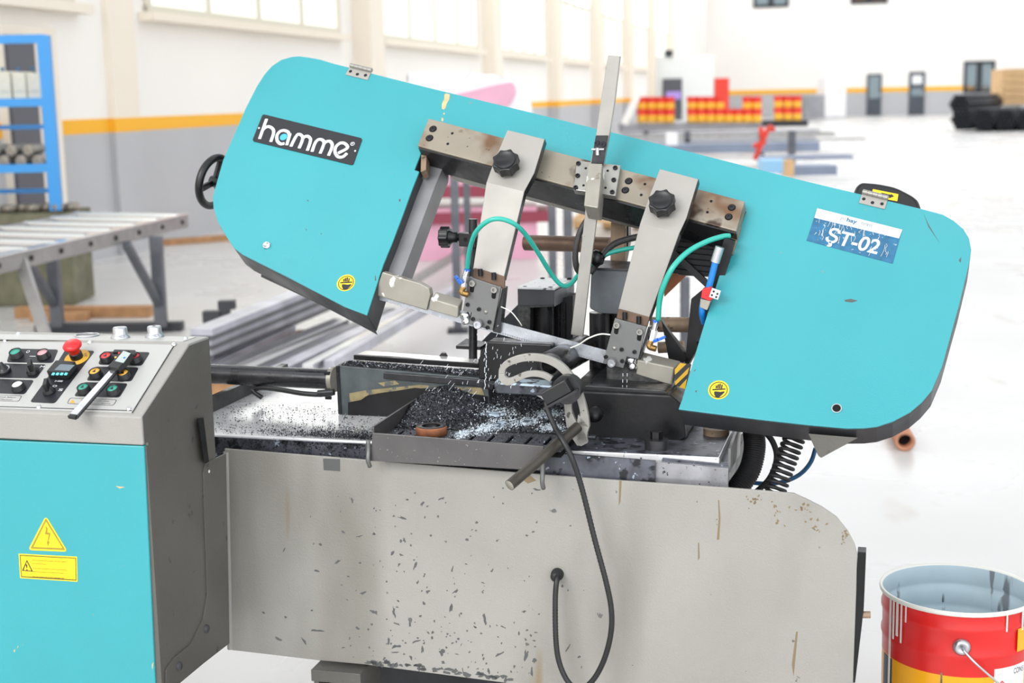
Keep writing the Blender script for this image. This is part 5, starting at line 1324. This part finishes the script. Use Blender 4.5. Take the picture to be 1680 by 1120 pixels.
# roller conveyor
cv = thing('roller_conveyor', 'steel roller conveyor table in front of the blue shelf', 'conveyor', H(180, 533, 0))
ZR = .62
f1, f0 = H(303, 362, ZR), H(-60, 447, ZR)
g1 = H(136, 358, ZR); dv = (f0-f1); g0 = g1+dv
b = MB(); b.bar(f0, f1, .05, .085); b.build('front_rail', 'rail_steel', cv, bevel=.004)
b = MB(); b.bar(f0+ZZ*.042, f1+ZZ*.042, .07, .006); b.build('rail_flange', 'roller', cv)
b = MB(); b.bar(g0, g1, .05, .085); b.build('rear_rail', 'rail_steel', cv, bevel=.004)
n = dv.cross(ZZ).normalized()
if n.y > 0: n = -n
for k, s in enumerate((.04, .16, .29, .41, .53, .66, .78, .9)):
    p, q = f1.lerp(f0, s), g1.lerp(g0, s)
    b = MB(); b.cyl(p+ZZ*.022, q+ZZ*.022, .030, seg=16); b.build('roller', 'roller', cv)
    b = MB(); b.cyl(p+n*.024, p+n*.034, .014, seg=10); b.build('axle_nut', 'bolt', cv)
for (x, yb, rail) in ((265, 520, f1.lerp(f0, .1)), (95, 522, g1.lerp(g0, .1))):
    base = H(x, 536, .04); top = Vec((base.x, base.y, ZR-.04))
    b = MB(); b.bar(base, top, .07, .06, Vec((0, 1, 0))); b.build('leg', 'leg_steel', cv, bevel=.003)
    d2 = Vec((dv.x, dv.y, 0)).normalized()
    b = MB(); b.bar(base+ZZ*.12, top+d2*.42+ZZ*.0, .045, .04, Vec((0, 1, 0))); b.build('brace', 'leg_steel', cv)
p, q = H(60, 538, .03), H(300, 534, .03)
b = MB(); b.bar(p, q, .08, .05); b.build('foot_bar', 'dark_leg', cv)
for x in (97, 275):
    c = H(x, 540, .01); b = MB(); b.cyl((c.x, c.y, 0), (c.x, c.y, .02), .04, seg=12); b.build('foot_pad', 'dark_leg', cv)
b = MB(); pp = H(40, 600, .0); b.bar(Vec((f0.x+.35, f0.y+.2, 0)), f1.lerp(f0, .8), .05, .04, Vec((0, 1, 0))); b.build('brace', 'rail_steel', cv)
# timbers on the floor
for i, (x0, x1, y, h, lab) in enumerate(((28, 248, 512, .07, 'long brown timber on the floor under the conveyor'), (52, 146, 520, .05, 'short brown timber lying before the long one'), (262, 384, 398, .06, 'timber batten lying along the foot of the left wall'))):
    p, q = H(x0, y, h/2), H(x1, y-2 if i < 2 else y-9, h/2)
    b = MB(); b.bar(p, q, .09, h); tag(b.build('timber', 'timber', None, bevel=.003), lab, 'timber')
# ------------------------------------------------------------------ steel stock behind the machine
stock = [  # x0,y0,x1,y1, z, width, height
    (330, 545, 540, 462, .40, .10, .03, 'stock_steel'), (330, 553, 545, 468, .365, .10, .03, 'stock_dark'), (330, 561, 545, 475, .33, .10, .03, 'stock_steel'),
    (330, 569, 545, 482, .295, .10, .03, 'stock_dark'), (332, 577, 545, 490, .26, .10, .03, 'stock_steel'), (334, 586, 545, 497, .225, .10, .03, 'stock_dark')]
lbl = ('topmost flat steel bar', 'second flat steel bar from the top', 'third flat steel bar from the top', 'fourth flat steel bar from the top', 'fifth flat steel bar from the top', 'lowest flat steel bar')
for i, (x0, y0, x1, y1, z, wd, h, mt) in enumerate(stock):
    p, q = H(x0, y0, z), H(x1, y1, z); b = MB(); b.bar(p, q, wd, h)
    tag(b.build('steel_bar', mt, None, bevel=.002), lbl[i] + ' of the stack left of the saw', 'steel bar', 'steel stock behind the saw')
more = [(330, 612, 478, 540, .20, .05, 'stock_steel', 'thin square steel bar next to the flat bar stack'), (360, 612, 560, 530, .20, .09, 'roller', 'wide bright steel profile lying behind the hydraulic cylinder'), (425, 612, 640, 512, .20, .06, 'stock_dark', 'dark steel profile in the middle of the floor stock'),
        (455, 612, 690, 500, .20, .08, 'stock_steel', 'grey steel tube profile under the left end of the saw head'), (505, 606, 720, 490, .20, .05, 'roller', 'narrow bright bar seen below the saw blade guard'), (540, 600, 745, 478, .20, .05, 'stock_steel', 'pale grey bar right of the narrow bright bar'), (650, 478, 770, 405, .12, .05, 'rail_steel', 'short grey bar on the floor beyond the blade')]
for x0, y0, x1, y1, z, wd, mt, lab in more:
    p, q = H(x0, y0, z), H(x1, y1, z); b = MB(); b.bar(p, q, wd, .05); tag(b.build('steel_bar', mt, None, bevel=.002), lab, 'steel bar', 'steel stock behind the saw')
for i, (x0, x1, y) in enumerate(((395, 480, 574), (485, 560, 570), (345, 412, 640))):
    p, q = H(x0, y, .09), H(x1, y, .09); b = MB(); b.bar(p, q, .12, .17); tag(b.build('support_block', 'timber', None, bevel=.004), ('left wooden block under the steel stock', 'right wooden block under the steel stock', 'near wooden block seen below the cylinder')[i], 'wood block')
for i, (x0, x1, y0, y1) in enumerate(((357, 384, 494, 508), (332, 360, 511, 530))):
    b = MB(); ybox(b, x0, x1, y0, y1, 7.2, .06); z0 = Y(x0, y1, 7.2).z
    ybox(b, (x0+x1)/2-6, (x0+x1)/2+6, y1, y1+60, 7.2, .06); tag(b.build('rack_upright', 'dark_leg'), ('far', 'near')[i] + ' dark rack upright behind the flat steel bars', 'rack post')
# ------------------------------------------------------------------ film-wrapped machine behind the saw head
WY = 12.0
wm = thing('wrapped_machine', 'white and pink film wrapped machine with maroon frame behind the saw head', 'machine', Y(770, 400, WY))
xs0, xs1 = Y(655, 300, WY).x, Y(880, 300, WY).x; zt = Y(760, 122, WY).z; zb = .62
def blanket(x0, x1, z0, z1, yy, dp, nx=14, nz=10, amp=.03):
    b = MB(); random.seed(9); vs, fs = [], []
    for j in range(nz+1):
        for i in range(nx+1):
            s = i/nx; zz_ = z0+(z1-z0)*j/nz
            ins = .10*(j/nz)**3
            vs.append(Vec((x0+(x1-x0)*s+(ins if i == 0 else -ins if i == nx else 0)+random.uniform(-.01, .01), yy+ins*1.5+random.uniform(-amp, amp)+.05*math.sin(s*9+j*.5), zz_+random.uniform(-.01, .01)+(.03*math.sin(s*5) if j == nz else 0))))
    for j in range(nz):
        for i in range(nx): k = j*(nx+1)+i; fs.append((k, k+1, k+nx+2, k+nx+1))
    m0 = len(vs)
    for i in range(nx+1): vs.append(vs[nz*(nx+1)+i]+Vec((0, dp, -.03)))
    for i in range(nx): k = nz*(nx+1)+i; fs.append((k, k+1, m0+i+1, m0+i))
    for s in (0, nx):
        o = len(vs)
        for j in range(nz+1): vs.append(vs[j*(nx+1)+s]+Vec((0, dp, 0)))
        for j in range(nz): fs.append((j*(nx+1)+s, (j+1)*(nx+1)+s, o+j+1, o+j))
    b.add(vs, fs, True); return b
blanket(xs0, xs1, zb, zt, WY, .8).build('film_cover', 'film_white', wm)
b = MB(); b.px(YF(WY-.09), [(742, 156), (795, 143), (842, 133), (848, 150), (835, 175), (770, 170)], -.04, 0, r=.05); b.build('pink_film', 'film_pink', wm, bevel=.02)  # pink film patch on the white cover
for z, h in ((Y(760, 313, WY).z, .05), (Y(760, 356, WY).z, .045)):
    b = MB(); b.box(YF(WY-.12), xs0, xs1+.12, z-h, z+h, -.7, 0); b.build('frame_beam', 'maroon', wm)
b = MB(); b.box(YF(WY-.05), xs0+.05, xs1, 0, Y(760, 340, WY).z, -.6, 0); b.build('plinth', 'film_pink', wm)
b = MB(); b.box(YF(WY-.1), xs0+.05, xs1, Y(760, 305, WY).z, Y(760, 280, WY).z, -.05, 0); b.build('pink_film', 'film_pink', wm)
# dark steel trestles seen through the opening
for i, (x, w_, y0, y1, yy) in enumerate(((744, 13, 262, 384, 8.2), (764, 11, 262, 384, 8.6), (905, 13, 300, 384, 9.0), (931, 15, 300, 384, 9.0), (1125, 14, 455, 600, 5.0))):
    p = Y(x, y0, yy); b = MB(); b.box(YF(yy), p.x-w_/2*yy/FPX, p.x+w_/2*yy/FPX, 0, p.z, -.05, 0); 
    tr_ = b.build('trestle_post', 'leg_steel', None, bevel=.004)
    tag(tr_, ('left dark steel post of the pair before the wrapped machine', 'right dark steel post of the pair before the wrapped machine', 'left grey post seen between the two guide arms', 'right grey post seen between the two guide arms', 'grey post seen in the right opening of the saw head')[i], 'post')
    b = MB(); b.box(YF(yy), p.x-.06, p.x+.06, 0, .02, -.08, .04); b.build('foot_plate', 'dark_leg', tr_)
# tan pallet far behind between the arms
b = MB()
pt = thing('pallet', 'tan wooden pallet on the floor far behind the guide beam', 'pallet', H(970, 360, 0))
for k in range(5):
    p = H(945+k*4, 362-k*4, .14); q = H(1055+k*4, 366-k*4, .14); b = MB(); b.bar(p, q, .12, .02); b.build('slat', 'crate_wood', pt)
for k in range(3):
    p = H(948+k*48, 366, .07); q = H(966+k*48, 344, .07); b = MB(); b.bar(p, q, .1, .1); b.build('block', 'crate_wood', pt)

# ================================================================== BACKGROUND, right
def far_bar(name, x0, x1, y0, y1, yy, dp, mt, lab, cat, group=None):
    b = MB(); ybox(b, x0, x1, y0, y1, yy, dp); o = b.build(name, mt, None, bevel=.01); return tag(o, lab, cat, group)
far_bar('steel_beam', 1020, 1250, 201, 214, 40, 1.0, 'beam_grey', 'grey steel beam stack carrying the orange paint buckets', 'steel beam', 'steel beams on the far rack')
far_bar('steel_beam', 1246, 1326, 197, 208, 44, 1.2, 'dark_leg', 'dark steel beam under the small right bucket group', 'steel beam', 'steel beams on the far rack')
for i, (x0, x1, y0, y1, yy, mt) in enumerate(((1020, 1345, 215, 219, 36, 'beam_grey'), (1020, 1370, 220, 226, 33, 'rail_steel'), (1020, 1340, 228, 233, 30, 'beam_grey'), (1060, 1345, 235, 251, 26, 'beam_blue_grey'), (1250, 1400, 256, 262, 22, 'beam_blue_grey'), (1290, 1374, 272, 288, 18, 'beam_blue_grey'), (1130, 1420, 229, 232, 31, 'rail_steel'))):
    far_bar('steel_beam', x0, x1, y0, y1, yy, .5, mt, ('flat grey beam directly below the bucket stack', 'long pale steel beam of the far rack', 'thin grey beam above the blue-grey one', 'thick blue-grey beam above the turquoise cover', 'blue-grey beam right of the red stand', 'short blue-grey beam end nearest the black motor cap', 'thin pale bar sticking out right of the rack')[i], 'steel beam', 'steel beams on the far rack')
for i, (x, yy) in enumerate(((1128, 30), (1250, 30), (1060, 36), (1300, 24))):
    p = Y(x, 215, yy); b = MB(); b.box(YF(yy), p.x-.06, p.x+.06, 0, p.z, -.1, 0)
    tag(b.build('rack_upright', 'leg_steel'), ('rack post left of the red stand', 'rack post at the red stand', 'leftmost post of the far steel rack', 'rightmost post of the far steel rack')[i], 'rack post')
ORD = ('first', 'second', 'third', 'fourth', 'fifth', 'sixth', 'seventh', 'eighth')
def far_bucket(x, y, yy, idx):
    p = Y(x, y, yy); r = .145
    b = MB(); b.lathe(p, ZZ, [(0, 0), (r*.93, 0), (r*.95, .2)], 14); o = b.build('paint_bucket', 'far_yellow'); o.parent = None
    b = MB(); b.lathe(p, ZZ, [(r*.95, .2), (r, .36), (r*1.03, .37), (r*.9, .37), (0, .36)], 14); b.build('red_top', 'far_red', o)
    return o
n = 0
for g, (x0, cnt, yb, yy, rows) in enumerate(((1053, 4, 201, 40, 2), (1135, 8, 200.5, 40, 2), (1277, 3, 197, 44, 2))):
    for r_ in range(rows):
        for k in range(cnt):
            if g == 1 and r_ == 1 and 4 <= k <= 5: continue
            o = far_bucket(x0+k*15.2, yb-r_*20, yy, n); n += 1
            tag(o, 'orange paint bucket, %s from left, %s row of the %s far stack' % (ORD[k], ('lower', 'upper')[r_], ('left', 'middle', 'right')[g]), 'bucket', ('buckets of the left far stack', 'buckets of the middle far stack', 'buckets of the right far stack')[g] + (' lower row', ' upper row')[r_])
# machining cabin with dark door
cb = thing('machine_cabin', 'pale grey machine cabin with dark door at the far left corner', 'cabin', Y(1100, 195, 52))
b = MB(); ybox(b, 1046, 1172, 92, 230, 52, 5); b.build('housing', 'far_light_grey', cb, bevel=.05)
b = MB(); ybox(b, 1087, 1119, 129, 196, 51.95, .1); b.build('door', 'door_grey', cb)
b = MB(); ybox(b, 1093, 1117, 150, 163, 51.9, .1); b.build('sign', 'lilac_sign', cb)
b = MB(); ybox(b, 1092, 1104, 82, 92, 51.9, .4); b.build('lamp_box', 'dark_leg', cb)
b = MB(); ybox(b, 1172, 1196, 128, 200, 52, 1); b.build('red_panel', 'far_red', cb)
# leaning white post, red stand, light boxes
b = MB(); b.bar(Y(1024, 203, 34), Y(1052, 143, 34), .16, .1, Vec((0, 1, 0))); tag(b.build('leaning_board', 'wall_white', None), 'white board leaning before the left bucket stack', 'board')
rs = thing('chain_stand', 'small red lifting chain stand before the steel beams', 'stand', Y(1245, 265, 20))
for p, q in (((1238, 262), (1262, 207)), ((1262, 207), (1270, 214)), ((1248, 208), (1252, 236)), ((1236, 240), (1256, 232))):
    b = MB(); b.tube([Y(*p, 20), Y(*q, 20)], .035, 8, 0); b.build('red_bar', 'far_red', rs)
far_bar('light_blue_box', 1252, 1294, 262, 284, 17, .4, 'light_blue', 'light blue box among the steel beams behind the cover', 'box')
far_bar('carton', 1290, 1303, 262, 290, 16.5, .2, 'crate_wood', 'tan carton right of the light blue box', 'carton')
far_bar('white_block', 1094, 1112, 218, 238, 24, .2, 'film_white', 'white block lying on the blue-grey beam', 'block')
far_bar('white_cabinet', 1354, 1388, 127, 192, 70, 2, 'film_white', 'tall white cabinet at the far end wall', 'cabinet')
far_bar('grey_machine', 1322, 1353, 156, 195, 66, 2, 'beam_grey', 'grey green machine beside the tall white cabinet', 'machine')
# bundles of black pipes
def bundle(cx, cy, yy, R, lab):
    c = Y(cx, cy, yy); b = MB()
    pr = R/4.2; n = 0
    for i in range(-4, 5):
        for j in range(-4, 5):
            x = (i+.5*(j % 2))*pr*2*.98; z = j*pr*1.73
            if math.hypot(x, z) > R: continue
            b.lathe(c+Vec((x, 0, z)), Vec((.5, .86, 0)), [(pr*.75, .2), (pr*.75, 0), (pr, 0), (pr, 5)], 8)
    o = b.build('pipe_bundle', 'pipe_black', None, fix=False); tag(o, lab, 'pipe bundle', 'black pipe bundles', None); return o
for i, (cx, cy) in enumerate(((1578, 196), (1612, 196), (1648, 197), (1684, 200), (1573, 171))):
    bundle(cx, cy, 44, .31 if i < 4 else .27, ('leftmost black pipe bundle of the bottom row', 'second black pipe bundle from the left in the bottom row', 'third black pipe bundle from the left in the bottom row', 'black pipe bundle at the right picture edge', 'black pipe bundle stacked on top of the row')[i])
cr = thing('wood_crate', 'tan wooden crate at the right picture edge before the end wall', 'crate', Y(1665, 170, 48))
for k in range(5):
    b = MB(); ybox(b, 1646, 1720, 112+k*12, 123+k*12, 48, .05); b.build('plank', 'crate_wood', cr)
b = MB(); ybox(b, 1647, 1719, 113, 172, 48.06, 1.3); b.build('crate_body', 'crate_wood', cr)
# rusty pipe on the floor right of the saw
p = H(1485, 724, .038); q = H(1425, 612, .038)
b = MB(); d = (q-p).normalized(); b.lathe(p, d, [(.026, .3), (.026, 0), (.038, 0), (.038, (q-p).length), (0, (q-p).length)], 28)
pp = tag(b.build('floor_pipe', 'copper_pipe'), 'rusty brown pipe lying on the floor beyond the right end of the saw', 'pipe')
b = MB(); b.lathe(p+d*.05, d, [(.0262, 0), (0, 0)], 20); b.build('bore', 'hole', pp)
